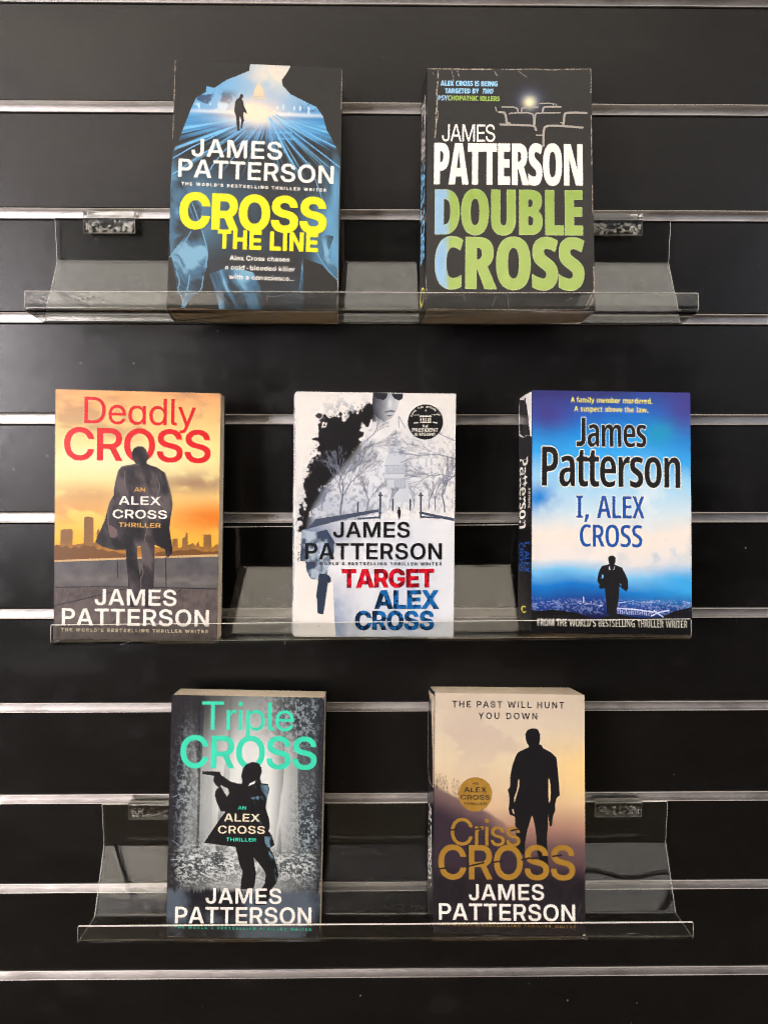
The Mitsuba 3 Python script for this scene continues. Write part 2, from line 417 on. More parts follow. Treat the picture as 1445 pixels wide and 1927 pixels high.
def art_dusk(p, n, uv):
    u, v = uv.x, uv.y
    w = v + .05 * (fbm(u * 2.5, v * 4, 2.0, 3) - .5)
    c = ramp(w, [(.22, C(60, 46, 54)), (.36, C(112, 84, 84)), (.44, C(176, 134, 114)), (.54, C(220, 188, 150)), (.72, C(230, 212, 176)), (.86, C(226, 210, 184)), (1.0, C(222, 206, 182))])
    c = mix(c, C(252, 214, 142), bump(u, v, .98, .68, .25, .13) * .9)
    c = mix(c, C(202, 178, 162), smoothstep(.46, .62, fbm(u * 4, v * 9, 5.0, 4)) * bump(u, v, .3, .80, .5, .14) * .5)
    hill = .60 - .30 * u + .02 * fbm(u * 22, v * 4, 3.0, 4) - .10 * smoothstep(.35, .9, u)
    c = mix(c, C(104, 78, 88), smoothstep(.012, -.012, v - hill) * smoothstep(.62, .30, u) * .85)
    c = mix(c, C(58, 46, 56), smoothstep(.02, -.12, v - hill))
    return mix(c, mix(C(34, 30, 34), C(42, 36, 40), noise(u * 40, v * 50)), smoothstep(.305, .215, v + .02 * fbm(u * 6, v * 6, 8.0, 3)))


def art_gold(p, n, uv):
    return mix(C(158, 116, 42), C(180, 138, 62), fbm(uv.x * 30, uv.y * 40, 2.0, 3))


for _k, _f in dict(dark=art_dark, night_road=art_night_road, blue_cloth=art_blue_cloth, cinema=art_cinema, bluegreen=art_blue_to_green, sunset=art_sunset, brown_haze=art_brown_haze, coat=art_coat, winter=art_winter,
                   pale_coat=art_pale_coat, blue_grey=art_blue_grey, crimson=art_red_foil, marine=art_blue_foil, shoulder=art_shoulder, face_art=art_face, cold_cloth=art_cold_cloth, blue_sky=art_blue_sky, forest=art_forest, dusk_art=art_dusk, gold_art=art_gold).items():
    ink('ink_' + _k, proc(_f), .30)
for _k, _v in dict(streak=(110, 188, 232), edge_blue=(104, 150, 176), tan=(226, 206, 172), night=(34, 32, 36), seat=(164, 158, 150), tree_brown=(120, 78, 34), stone_light=(206, 170, 122), joint=(48, 44, 46), skin=(112, 92, 88),
                   coat_light=(104, 94, 92), pale_grey=(208, 214, 221), column=(172, 180, 192), slate=(70, 80, 100), branch=(122, 130, 146), splat=(52, 50, 54), face=(150, 160, 176), glass=(34, 36, 44), lip=(104, 112, 128),
                   pistol=(46, 58, 78), city=(206, 214, 246), hill=(18, 16, 18), man=(26, 24, 26), cold=(60, 82, 98), trunk=(96, 104, 108), pale_trunk=(150, 156, 158), twig=(150, 158, 164), spine_dark=(22, 20, 22),
                   spine_white=(240, 238, 234), spine_tan=(206, 186, 160), silver=(188, 182, 176)).items():
    ink('ink_' + _k, srgb(*_v))

GLYPHS = {  # letter outlines, 1000 = the height of a capital: advance, rings
 'L': {
  ' ': (369, ''),
  'A': (912, '14,-2 377,998 536,1000 894,18 898,-2 752,0 661,269 250,269 155,0|459,870 294,387 619,388'),
  'C': (994, '57,462 59,566 71,644 92,719 132,802 175,862 238,923 301,965 383,998 466,1014 552,1016 625,1006 709,978 778,939 847,876 894,807 927,727 939,672 802,672 786,724 760,773 730,811 699,839 648,868 608,882 549,892 496,892 413,876 368,856 327,829 287,791 265,764 222,681 200,602 193,533 195,439 214,341 248,264 285,211 327,171 384,136 451,114 496,108 567,110 638,128 693,157 742,203 784,270 802,326 939,326 927,271 906,214 882,171 851,128 804,81 754,45 709,22 656,2 605,-10 552,-16 489,-16 424,-8 383,2 316,28 236,79 169,145 139,187 110,240 90,287 71,356'),
  'D': (951, '96,1000 462,1000 576,982 650,955 713,917 780,857 815,809 859,723 874,674 888,605 894,542 894,462 884,373 859,279 815,193 780,145 741,106 690,69 613,31 544,12 495,4 452,0 96,0|232,119 437,118 500,126 551,140 602,163 642,191 685,236 723,301 747,376 758,467 756,563 743,643 725,697 705,736 679,774 630,821 581,851 539,866 470,880 232,881'),
  'E': (806, '96,1000 758,1000 758,882 232,881 232,570 719,570 719,452 232,450 232,118 758,118 758,0 96,0'),
  'J': (743, '49,257 49,344 183,344 183,265 197,199 216,164 256,128 290,112 315,106 384,106 420,116 443,128 481,162 503,199 517,263 517,1000 652,1000 652,257 646,210 633,159 613,118 589,84 560,55 525,29 485,10 444,-4 379,-14 322,-14 250,-2 177,29 143,53 110,86 88,118 69,159 55,210'),
  'M': (1189, '96,0 96,1000 285,1000 521,393 597,185 680,415 904,998 1094,1000 1094,0 961,0 963,813 874,566 650,0 538,0 316,558 226,799 230,0'),
  'S': (853, '51,295 51,322 187,322 195,254 214,207 232,181 256,157 299,130 361,110 406,104 498,108 557,124 613,156 650,199 666,243 666,301 644,349 601,387 551,411 496,428 289,479 228,503 171,534 122,578 88,631 73,688 71,754 86,829 106,870 130,904 165,939 198,963 240,984 297,1004 389,1018 454,1018 527,1008 580,992 619,974 666,943 695,916 727,874 752,823 768,768 774,703 642,703 640,732 629,775 611,809 579,844 524,878 484,890 443,896 394,896 353,890 303,874 266,852 236,825 214,789 206,763 204,720 212,688 228,663 280,623 366,589 540,548 613,525 660,503 707,473 752,430 780,387 796,342 802,303 800,236 792,198 770,145 739,100 709,71 678,47 627,20 578,2 511,-12 468,-16 373,-14 312,-4 259,12 212,33 165,65 128,100 106,128 77,181 65,214'),
  'T': (845, '33,882 33,1000 811,1000 811,882 491,881 491,0 356,0 355,881'),
  'a': (786, '65,495 84,548 112,597 145,639 212,690 257,709 258,709 444,709 473,699 513,676 554,637 573,611 573,709 703,709 703,0 578,0 576,106 554,75 511,33 458,4 434,-4 379,-14 328,-14 277,-6 236,8 198,28 155,61 102,128 79,175 65,214 47,320 51,430|200,217 234,162 264,134 307,110 347,100 407,100 453,112 487,130 524,164 548,197 572,254 583,321 583,388 576,441 562,484 528,542 499,571 455,597 395,611 343,609 301,597 258,571 230,544 206,506 191,467 181,421 177,384 185,266'),
  'd': (786, '47,320 51,430 65,495 84,548 112,597 145,639 212,690 257,709 310,721 379,723 428,715 473,699 513,676 554,637 573,611 574,1000 703,1000 703,0 578,0 576,106 554,75 511,33 458,4 434,-4 379,-14 328,-14 277,-6 236,8 198,28 155,61 102,128 79,175 65,214|177,384 185,266 200,217 234,162 264,134 307,110 347,100 407,100 453,112 487,130 524,164 548,197 572,254 583,321 583,388 576,441 562,484 528,542 499,571 455,597 395,611 343,609 301,597 258,571 230,544 206,506 191,467 181,421'),
  'e': (745, '47,320 47,385 57,458 79,527 110,585 134,617 196,674 242,699 303,719 346,725 399,725 444,719 493,705 554,674 615,619 644,578 672,521 690,462 699,387 699,320 173,320 185,241 197,209 218,172 260,130 294,110 323,100 361,94 403,94 465,108 504,130 530,154 548,180 562,214 688,214 664,141 635,96 607,67 550,26 503,4 454,-10 407,-16 352,-16 295,-8 228,16 165,57 118,108 84,165 57,248|179,455 176,422 572,424 556,494 540,526 518,556 494,577 453,601 392,615 353,615 304,605 270,589 238,566 214,538 191,494'),
  'i': (293, '63,935 75,967 100,992 124,1002 159,1004 193,992 218,967 228,943 230,908 218,876 193,851 169,841 134,839 104,849 81,868 65,900|83,709 210,709 210,0 83,0'),
  'l': (326, '83,1000 210,1000 210,158 218,128 233,114 263,106 308,106 308,0 220,2 157,18 136,29 114,49 96,79 88,102 83,140'),
  'p': (786, '83,709 208,709 210,607 228,635 263,670 293,690 344,711 407,723 458,723 509,715 554,699 617,660 668,605 694,564 713,519 735,428 739,387 737,297 729,246 711,185 690,138 658,90 623,53 585,26 542,4 481,-12 399,-14 363,-8 322,6 281,29 240,67 212,102 212,-281 83,-281|204,407 208,278 226,221 258,167 295,132 341,108 388,98 443,100 490,114 526,136 554,164 572,189 597,250 609,325 609,384 601,443 585,492 554,546 526,573 490,595 427,611 373,609 331,597 287,571 258,542 226,488'),
  'r': (454, '83,709 204,709 207,595 234,650 281,695 305,707 340,717 403,719 428,715 428,591 382,599 339,599 299,589 268,571 244,548 218,496 210,450 210,0 83,0'),
  's': (664, '67,130 49,214 175,214 185,172 205,138 233,114 284,94 312,90 386,94 420,104 453,124 475,148 487,182 485,215 465,249 433,271 396,285 267,312 208,330 138,367 102,401 77,444 65,495 67,550 75,582 88,611 106,637 134,664 179,694 255,719 303,725 358,725 426,713 497,682 548,639 583,583 597,534 599,495 475,495 473,521 465,545 454,565 430,589 394,609 350,619 284,615 234,593 212,573 197,545 193,504 205,472 238,442 286,422 422,393 481,375 546,342 583,306 603,273 613,244 617,218 615,161 593,100 550,49 513,24 479,8 405,-12 308,-16 226,-2 163,24 134,43 104,71'),
  't': (442, '10,601 10,709 137,710 138,902 265,902 266,710 411,709 411,601 265,600 265,164 275,132 298,114 323,108 411,108 411,0 299,0 248,8 195,31 159,69 145,100 138,141 137,600'),
  'y': (713, '291,9 18,709 153,709 157,705 358,155 558,707 694,709 365,-141 336,-194 297,-238 248,-267 216,-277 191,-281 88,-281 88,-171 176,-171 214,-155 234,-133 247,-109'),
 },
 'G': {
  ' ': (369, ''),
  "'": (367, '118,633 102,1002 265,1002 248,633'),
  ',': (369, '63,-204 114,157 287,157 189,-202'),
  '-': (886, '218,471 668,472 668,324 218,324'),
  '.': (369, '79,81 81,122 98,159 134,191 171,202 218,198 250,183 281,147 293,110 289,63 273,31 238,0 200,-12 159,-10 124,6 90,43'),
  'A': (961, '8,2 363,1000 599,1000 953,0 749,0 671,232 288,232 208,0|482,827 341,385 621,386 576,519'),
  'B': (884, '81,1000 507,1000 574,992 639,974 692,949 727,923 764,882 790,835 804,782 805,717 792,654 766,607 729,568 703,550 634,520 707,501 735,487 772,460 811,411 827,379 837,346 843,306 843,255 829,187 809,143 790,114 758,81 733,61 695,39 639,18 554,2 81,0|263,151 494,149 537,155 583,171 622,201 646,243 652,272 652,305 636,359 622,379 599,401 567,418 535,428 496,434 264,434|263,579 484,578 526,586 561,601 599,637 619,685 619,743 601,789 573,819 551,833 500,849 264,850'),
  'C': (998, '47,460 49,566 63,654 90,739 124,804 179,876 236,927 324,978 379,998 432,1010 487,1016 576,1014 678,992 752,959 819,912 874,853 917,782 943,713 955,654 766,654 752,702 729,748 709,774 671,807 634,829 594,843 547,851 498,851 421,835 362,803 309,752 269,685 246,610 236,533 238,441 250,372 269,315 309,248 354,203 411,169 447,157 498,149 547,149 594,157 655,183 703,220 735,262 754,303 766,344 955,344 945,293 923,230 894,175 862,132 813,83 770,51 719,24 652,0 552,-16 487,-16 432,-10 379,2 324,22 236,73 200,102 155,151 124,196 98,244 63,346'),
  'D': (961, '81,1000 468,1000 568,986 646,961 707,929 760,890 800,851 827,815 872,733 888,690 904,625 914,540 914,462 906,387 882,295 864,251 835,198 800,151 758,110 717,79 648,41 613,28 507,4 462,0 81,0|267,161 445,159 494,165 547,179 597,203 626,224 668,270 693,315 717,390 727,467 725,561 713,630 691,691 660,742 612,788 559,817 516,831 447,841 267,840'),
  'E': (827, '81,1000 782,1000 782,839 267,838 268,586 745,585 745,428 267,427 268,161 782,161 782,0 81,0'),
  'F': (792, '81,1002 760,1002 760,841 267,840 268,576 725,576 725,419 268,418 267,0 81,0'),
  'G': (1010, '47,460 49,566 65,662 86,729 128,809 167,862 226,919 303,969 371,996 460,1014 548,1016 623,1006 674,992 723,972 796,929 857,874 912,796 939,727 949,668 760,668 754,697 731,746 713,770 671,807 600,841 545,851 498,851 457,845 411,831 352,795 305,746 281,709 263,669 240,574 236,467 246,390 265,325 289,278 334,220 392,179 457,155 498,149 567,151 604,159 661,183 691,203 727,238 758,291 768,323 773,379 546,379 546,525 957,525 957,369 953,332 935,257 904,189 868,138 811,81 747,37 666,4 617,-8 552,-16 483,-16 430,-10 377,2 332,18 287,39 244,67 200,102 165,139 128,191 106,230 69,324 53,399'),
  'H': (984, '81,1000 267,1000 268,592 716,591 717,1000 904,1000 904,0 717,0 716,430 268,430 267,0 81,0'),
  'I': (521, '45,153 167,155 167,846 45,847 45,1000 475,1000 475,847 354,845 354,154 475,153 475,0 45,0'),
  'J': (764, '43,267 43,361 220,361 220,274 226,241 250,191 278,165 319,147 378,143 410,149 433,159 471,191 489,223 501,274 501,1000 688,1000 688,265 682,216 668,165 652,130 623,86 593,57 544,24 499,4 456,-8 395,-16 332,-16 242,0 200,16 157,41 100,96 65,161 51,208'),
  'K': (925, '81,1000 267,1000 269,526 680,1000 908,1000 528,567 916,0 699,0 402,440 267,288 267,0 81,0'),
  'L': (758, '81,1000 267,1000 267,162 729,161 729,0 81,0'),
  'M': (1218, '81,0 81,1000 352,998 534,499 610,259 690,511 866,1000 1138,1000 1138,0 955,0 957,774 870,501 686,0 532,0 342,511 269,742 258,766 263,599 263,0|958,780 960,776 961,779'),
  'N': (992, '81,0 81,1000 281,1000 625,454 728,277 725,1000 912,1000 912,0 709,2 397,497 263,725 267,583 267,0'),
  'O': (1029, '47,460 49,566 61,644 92,743 132,815 185,882 250,937 332,982 418,1008 483,1016 548,1016 621,1006 711,976 786,933 847,880 908,800 949,713 972,625 982,538 982,460 976,399 949,287 908,200 847,120 786,67 743,39 697,18 611,-8 548,-16 481,-16 409,-6 310,28 224,83 159,147 126,195 92,257 61,356|238,464 248,380 267,319 303,256 356,201 415,167 475,151 557,151 616,167 669,197 713,236 746,284 776,351 794,441 796,533 788,600 768,671 746,716 713,764 669,803 616,833 539,851 475,849 415,833 364,805 317,762 291,726 267,681 250,628 240,576 236,533'),
  'P': (862, '81,1000 501,1000 566,992 619,978 690,945 723,921 760,884 800,821 821,752 827,707 827,650 819,595 807,556 794,525 766,481 707,424 637,385 538,360 497,356 267,355 267,0 81,0|267,514 498,515 543,527 591,554 621,588 638,628 644,659 644,696 638,728 625,762 611,781 591,801 561,821 508,839 478,843 268,843'),
  'R': (890, '81,1000 509,1000 574,992 642,972 688,951 733,919 768,884 807,821 827,762 835,705 835,650 827,597 815,558 796,517 764,473 711,426 651,395 650,390 855,0 650,0 466,360 268,359 267,0 81,0|267,514 488,513 551,527 589,546 628,588 642,616 650,646 650,712 640,746 626,771 597,803 573,819 506,841 268,843'),
  'S': (886, '55,250 49,326 232,326 238,272 254,233 269,209 317,169 347,155 392,143 426,139 510,143 565,159 610,187 638,221 652,264 650,303 634,339 599,371 549,395 289,460 228,483 159,525 114,570 84,623 69,692 73,772 86,821 102,855 128,892 167,931 196,953 248,980 297,998 350,1010 407,1016 475,1016 576,1000 627,982 672,959 709,931 741,900 772,855 792,811 807,750 811,695 637,695 623,758 605,789 579,817 528,847 464,861 418,861 378,855 347,845 307,823 275,791 261,765 255,739 255,713 263,685 273,669 311,637 396,603 580,562 656,536 737,493 794,438 819,393 831,356 837,316 835,246 819,183 800,141 750,81 703,45 658,22 609,4 544,-10 485,-16 411,-16 352,-10 281,6 230,26 191,47 153,75 114,116 90,151 69,198'),
  'T': (866, '31,839 31,1000 835,1000 835,839 527,838 527,-2 340,-2 340,838'),
  'U': (969, '77,1002 259,1002 259,341 269,290 303,226 350,183 384,165 422,153 461,147 506,147 573,161 632,195 652,213 678,246 701,304 707,341 707,1002 890,1002 890,318 886,283 868,214 841,157 807,112 749,59 678,20 605,-4 519,-16 407,-12 340,2 257,35 196,77 139,138 96,220 84,261 77,318'),
  'V': (953, '8,998 210,1000 395,458 482,175 572,473 745,998 945,1000 597,0 361,2'),
  'W': (1356, '8,998 206,998 340,450 388,218 442,458 582,1000 776,1000 923,413 966,220 1024,485 1149,1000 1348,1000 1079,2 866,0 723,544 677,739 633,546 489,0 277,0'),
  'X': (943, '12,0 368,512 39,1000 251,1000 409,764 473,660 699,1000 906,1000 580,516 931,0 715,0 472,367 222,0'),
  'Y': (933, '8,998 222,1000 469,570 711,1000 925,1000 560,384 560,0 377,0 377,384'),
  'a': (747, '45,177 47,242 59,285 90,334 126,363 183,391 242,407 455,436 483,448 493,458 499,475 497,512 477,550 445,574 394,587 329,583 285,566 250,530 240,506 238,487 67,487 75,544 94,591 116,623 157,662 212,694 273,713 346,723 411,723 472,715 540,694 587,666 627,629 660,570 674,505 674,0 501,0 498,100 477,67 448,35 422,18 383,0 318,-12 263,-12 208,-4 141,22 92,61 61,110|218,217 222,176 232,158 256,136 284,124 316,118 356,118 392,124 428,138 469,171 491,209 499,241 499,333 415,312 323,299 270,281 248,267 228,245'),
  'b': (811, '73,1000 251,1000 252,611 273,640 303,670 358,703 424,721 485,723 546,713 611,686 674,635 719,572 752,491 766,422 770,338 762,257 743,185 707,114 686,84 648,47 609,20 566,0 521,-12 438,-16 409,-12 358,4 318,26 277,63 251,100 250,0 73,0|244,396 246,298 261,241 287,195 309,171 352,144 386,134 441,132 480,142 510,157 544,189 578,256 587,306 589,382 583,427 570,473 542,520 518,544 484,564 451,574 402,576 349,562 327,550 295,522 261,467'),
  'c': (754, '41,322 41,385 51,456 67,509 94,566 132,617 179,660 208,680 275,709 340,723 420,725 485,715 542,695 603,660 640,627 680,574 705,515 715,452 542,452 526,504 510,528 485,552 461,566 429,576 373,578 331,568 291,544 260,508 242,475 228,429 222,390 222,318 232,262 246,225 268,189 301,157 331,142 373,132 415,132 445,138 473,149 493,163 518,195 542,259 715,259 713,226 699,175 682,138 658,102 623,65 583,35 542,14 499,-2 420,-16 326,-12 248,10 179,49 130,94 88,153 55,236'),
  'd': (813, '41,320 45,428 69,523 102,589 153,650 204,688 259,711 328,723 389,721 450,705 485,688 534,646 559,613 560,1000 739,1000 739,0 564,0 562,106 540,71 511,39 477,16 426,-6 373,-16 322,-16 281,-10 226,8 161,49 126,84 94,130 59,212 47,265|224,316 232,262 250,217 268,189 307,153 331,142 371,132 425,134 475,151 502,171 524,195 552,244 564,284 570,326 568,402 560,439 542,485 502,536 475,556 441,570 409,576 375,576 337,568 311,556 269,520 250,490 236,459 222,392'),
  'e': (762, '41,322 43,409 55,472 73,523 112,591 155,640 204,678 255,703 320,721 411,725 466,717 523,699 585,664 640,613 674,566 697,517 717,450 725,387 725,308 216,308 218,278 228,237 240,209 260,179 305,142 359,124 415,122 469,134 496,148 528,175 552,220 715,220 703,171 688,138 668,108 629,67 585,35 544,14 466,-10 418,-16 360,-16 303,-8 246,10 200,33 167,57 122,102 79,171 51,251|224,465 219,428 556,430 544,482 516,530 489,556 457,574 405,585 369,585 335,580 297,564 278,550 258,530 236,496'),
  'h': (792, '73,1002 251,1002 252,609 281,646 334,692 387,715 442,725 511,723 576,705 635,668 680,613 707,548 719,475 719,0 540,0 540,437 536,465 519,512 493,542 457,562 419,570 368,568 335,558 313,546 279,512 259,469 251,423 251,0 73,0'),
  'i': (326, '57,894 59,933 73,965 108,996 147,1008 189,1006 226,990 255,959 267,923 263,876 246,845 220,823 177,809 136,811 96,829 73,853|73,709 251,709 251,0 73,0'),
  'k': (743, '73,1000 251,1000 252,428 521,709 733,709 449,402 749,0 538,0 313,297 251,233 251,0 73,0'),
  'l': (361, '73,1000 251,1000 251,186 259,160 272,148 298,139 342,139 342,0 236,2 161,20 132,35 108,57 92,81 81,112 73,157'),
  'n': (792, '73,0 73,709 248,709 249,603 281,646 322,684 365,707 413,721 493,725 532,719 576,705 623,678 654,648 690,595 707,548 717,497 719,0 540,0 540,437 536,465 519,512 493,542 457,562 419,570 368,568 335,558 313,546 279,512 259,469 251,423 251,0'),
  'o': (788, '41,322 41,385 53,466 75,528 110,589 147,633 200,674 265,705 328,721 424,725 481,717 552,694 605,662 650,623 694,566 727,493 743,424 747,322 741,271 723,204 692,139 656,92 619,57 585,33 528,6 460,-12 365,-16 306,-8 236,16 177,51 132,92 90,149 73,185 55,236|222,390 228,280 244,231 268,191 303,157 333,142 375,132 427,134 473,149 499,167 528,201 550,244 562,288 566,318 564,407 556,445 536,494 510,530 491,548 437,574 375,578 345,572 313,558 269,520 238,463'),
  'q': (813, '41,320 41,389 47,442 57,487 77,542 98,583 130,627 157,654 200,686 236,703 303,721 373,723 403,719 446,707 487,688 515,668 561,615 562,709 739,709 739,-281 560,-281 559,104 532,65 505,37 468,12 424,-6 387,-14 326,-16 273,-8 236,4 196,24 161,49 128,83 100,120 61,206 47,265|222,392 228,278 246,225 269,187 301,157 337,140 375,132 423,134 467,148 495,165 534,211 552,246 566,298 570,335 566,410 550,467 536,494 502,536 475,556 443,570 413,576 371,576 331,566 307,554 268,518 238,465'),
  'r': (495, '73,709 246,709 247,595 277,654 299,678 328,697 354,707 397,715 475,715 475,558 376,562 333,550 291,520 275,498 259,463 251,419 251,0 73,0'),
  's': (699, '55,143 39,220 216,220 220,194 232,168 258,140 288,124 333,114 390,116 425,126 465,154 479,182 477,217 467,235 445,253 394,273 259,299 196,316 138,346 90,389 69,426 59,458 55,483 57,540 65,572 81,605 102,635 132,662 181,692 244,713 316,723 399,721 460,709 530,680 572,650 605,613 625,580 635,552 642,485 477,485 475,510 467,532 446,560 410,581 368,591 317,589 280,577 248,552 234,519 234,498 242,476 274,448 315,432 468,403 532,383 589,354 629,316 648,281 658,246 660,189 656,163 642,122 625,92 597,61 568,37 511,8 460,-8 411,-16 324,-18 230,-2 191,12 149,33 122,53 90,84'),
  't': (489, '12,568 12,709 135,710 136,902 314,902 315,710 460,709 460,568 314,567 314,192 324,162 343,147 367,141 460,141 460,0 320,0 273,6 232,18 204,31 167,65 149,96 136,157 136,567'),
  'w': (1104, '230,0 12,709 198,709 277,417 331,190 470,709 633,709 715,417 771,190 837,462 904,709 1092,709 874,0 690,0 605,287 553,485 415,2'),
  'x': (729, '12,0 267,361 28,709 226,709 367,483 511,709 705,709 466,365 717,0 521,0 434,128 366,240 295,126 208,0'),
  '…': (984, '713,81 715,122 733,159 768,191 806,202 853,198 884,183 916,147 927,110 923,63 908,31 872,0 835,-12 794,-10 758,6 725,43|385,81 387,122 405,159 440,191 477,202 525,198 556,183 587,147 599,110 595,63 580,31 544,0 507,-12 466,-10 430,6 397,43|57,81 59,122 77,159 112,191 149,202 196,198 228,183 259,147 271,110 267,63 251,31 216,0 179,-12 138,-10 102,6 69,43'),
 },
 'B': {
  ' ': (369, ''),
  "'": (389, '104,599 83,1000 305,1000 283,599'),
  'A': (1033, '2,0 340,998 690,1000 1031,0 741,0 686,179 343,179 287,0|518,762 406,381 625,382'),
  'B': (892, '59,1000 521,1000 580,994 654,976 707,953 749,925 782,892 811,843 827,788 829,727 815,664 790,617 749,574 699,544 646,526 715,511 776,477 807,448 829,418 857,356 864,306 864,259 853,196 829,143 813,120 764,71 729,47 688,28 629,10 578,2 59,0|312,198 488,196 514,200 545,212 575,236 593,270 597,319 585,357 551,393 514,409 490,413 313,412|312,601 474,599 508,607 528,617 550,637 568,675 570,716 554,760 524,788 486,802 313,803'),
  'C': (1004, '31,460 33,568 49,664 77,745 122,825 149,861 195,906 242,941 308,976 395,1004 481,1016 591,1012 674,994 754,961 802,931 843,898 898,835 939,762 967,678 972,629 713,629 689,697 666,730 642,752 583,782 541,790 498,790 453,782 397,756 352,713 322,661 303,596 295,531 297,443 309,378 336,311 360,278 397,244 435,224 481,212 541,210 590,220 624,236 656,260 685,297 699,325 711,369 972,369 967,322 941,242 914,189 870,130 823,84 766,45 703,16 646,-2 548,-16 481,-16 415,-8 358,6 305,26 214,79 141,149 108,196 77,255 47,344'),
  'D': (974, '59,1000 475,1000 580,986 656,963 727,927 784,886 847,819 900,729 929,639 943,536 939,417 921,330 888,246 835,165 768,100 715,65 648,33 582,14 525,4 479,0 59,0|320,217 453,216 500,222 541,234 599,268 628,299 654,345 670,394 680,469 680,533 670,606 654,655 626,703 593,736 553,760 514,774 470,782 320,783'),
  'E': (861, '59,1000 819,1000 819,780 320,779 321,607 782,607 782,393 321,393 320,221 819,220 819,0 59,0'),
  'G': (1018, '31,460 33,568 49,664 71,731 110,807 169,882 216,923 287,967 363,996 456,1014 548,1016 637,1004 729,974 809,929 878,868 927,800 957,729 969,658 703,658 683,713 672,730 636,762 608,776 565,788 485,788 433,774 386,746 344,701 316,646 299,572 295,469 301,414 318,349 348,293 384,256 429,228 487,212 570,212 608,220 642,234 671,254 699,285 711,309 721,351 720,363 530,363 530,552 976,552 976,379 972,340 959,275 923,193 880,132 827,81 760,37 676,4 613,-10 556,-16 483,-16 426,-10 377,0 322,18 271,41 224,71 177,110 147,141 110,193 79,251 45,354'),
  'H': (996, '59,1000 320,1000 321,619 676,619 678,1000 937,1000 937,0 678,0 676,399 321,399 320,0 59,0'),
  'I': (582, '35,206 161,208 161,793 35,794 35,1000 546,1000 546,794 422,793 422,208 546,206 546,0 35,0'),
  'L': (784, '59,1000 320,1000 320,221 756,220 756,0 59,0'),
  'N': (1012, '59,0 59,1000 326,1000 597,568 692,399 692,1000 953,1000 953,0 684,0 438,391 318,601 320,0'),
  'O': (1028, '31,460 33,568 49,664 77,745 128,833 193,904 251,947 328,984 424,1010 479,1016 548,1016 633,1004 723,974 800,931 872,866 925,794 965,709 986,627 996,538 996,460 990,397 972,314 957,269 931,216 872,134 800,69 709,20 613,-8 548,-16 479,-16 385,-2 308,24 251,53 204,86 134,159 104,202 77,255 47,344|295,531 301,414 322,339 358,279 394,246 433,224 492,210 551,212 584,220 616,234 654,262 683,297 713,358 727,414 733,469 729,572 719,622 689,693 672,719 640,750 604,772 571,784 535,790 477,788 433,776 405,762 358,721 336,689 318,651 299,572'),
  'R': (910, '59,1000 513,1000 568,994 650,972 701,949 743,921 786,880 821,829 851,752 861,686 857,593 839,528 805,468 766,422 701,375 888,0 615,0 458,322 320,321 320,0 59,0|320,528 478,527 524,536 559,556 591,594 605,642 601,695 579,738 547,766 494,786 321,788'),
  'S': (933, '53,244 45,332 293,332 301,282 315,256 338,230 378,206 447,191 513,193 561,204 597,224 617,244 629,268 631,299 627,313 617,332 589,355 518,383 342,418 248,448 175,487 145,511 110,550 83,599 69,646 65,676 69,756 81,802 108,857 132,888 175,929 246,972 340,1004 430,1016 530,1014 595,1004 680,976 747,937 804,880 835,829 855,776 864,725 866,686 627,686 623,710 609,744 581,776 543,798 492,809 422,805 374,788 338,756 326,724 326,702 336,677 368,648 443,621 597,591 709,558 790,515 845,460 868,418 884,365 888,334 884,248 868,189 849,147 817,104 782,71 741,43 692,20 650,6 574,-10 509,-16 428,-16 350,-8 281,8 224,29 185,51 145,81 112,116 92,143 69,191'),
  'T': (896, '28,780 28,1000 868,1000 868,780 578,779 578,0 318,0 318,779'),
  'U': (971, '59,1002 312,1000 314,337 334,286 360,252 406,220 467,204 504,204 537,210 597,240 636,285 654,331 658,357 658,1002 912,1000 912,352 908,297 894,234 868,175 825,114 786,77 737,43 694,22 621,-2 521,-16 422,-14 326,4 267,26 189,73 130,132 102,173 81,220 67,267 59,324'),
  'W': (1411, '267,0 2,1000 285,998 373,589 424,326 479,585 578,1000 835,998 931,589 987,330 1037,585 1128,1000 1411,1000 1143,0 857,0 729,509 706,615 556,2'),
  'X': (1004, '2,0 361,510 41,1000 334,1000 504,723 678,1000 965,1000 648,518 1000,0 699,0 502,308 297,0'),
 },
 'C': {
  ' ': (364, ''),
  "'": (352, '82,638 54,1000 298,1000 270,638'),
  'A': (804, '0,0 244,1000 556,1000 804,0 550,-2 511,194 297,194 256,-2|390,716 331,398 474,399 430,638 405,812 400,803'),
  'B': (780, '82,1000 414,1000 500,990 564,972 606,952 634,932 674,884 694,836 704,778 704,724 694,666 672,612 650,580 614,548 577,532 574,525 608,512 642,492 672,464 688,442 706,404 718,356 722,322 720,246 706,184 676,124 634,76 586,42 518,14 456,2 82,0|320,199 397,198 417,202 439,212 462,237 476,277 476,345 458,389 429,414 395,424 320,423|320,611 399,612 427,624 448,645 462,681 464,729 452,769 429,792 385,806 320,805'),
  'C': (710, '54,448 54,540 60,612 72,680 94,756 126,828 156,876 180,906 222,946 278,982 330,1002 398,1014 458,1014 562,996 626,972 676,944 614,750 533,794 467,810 435,810 411,804 372,778 350,747 324,685 310,621 302,539 304,419 314,347 336,277 356,243 375,222 401,204 423,196 481,192 549,208 642,254 640,40 586,14 526,-4 454,-14 390,-14 324,-4 286,8 216,46 170,88 146,118 100,204 68,318'),
  'D': (820, '82,1000 390,1000 466,990 526,972 582,944 630,908 684,846 722,776 750,688 766,564 762,422 742,312 714,232 688,182 656,136 594,76 518,32 448,10 374,0 82,0|320,209 359,208 391,214 431,232 458,255 476,279 502,341 518,437 520,555 516,605 506,661 490,707 468,743 437,772 413,784 371,794 320,793'),
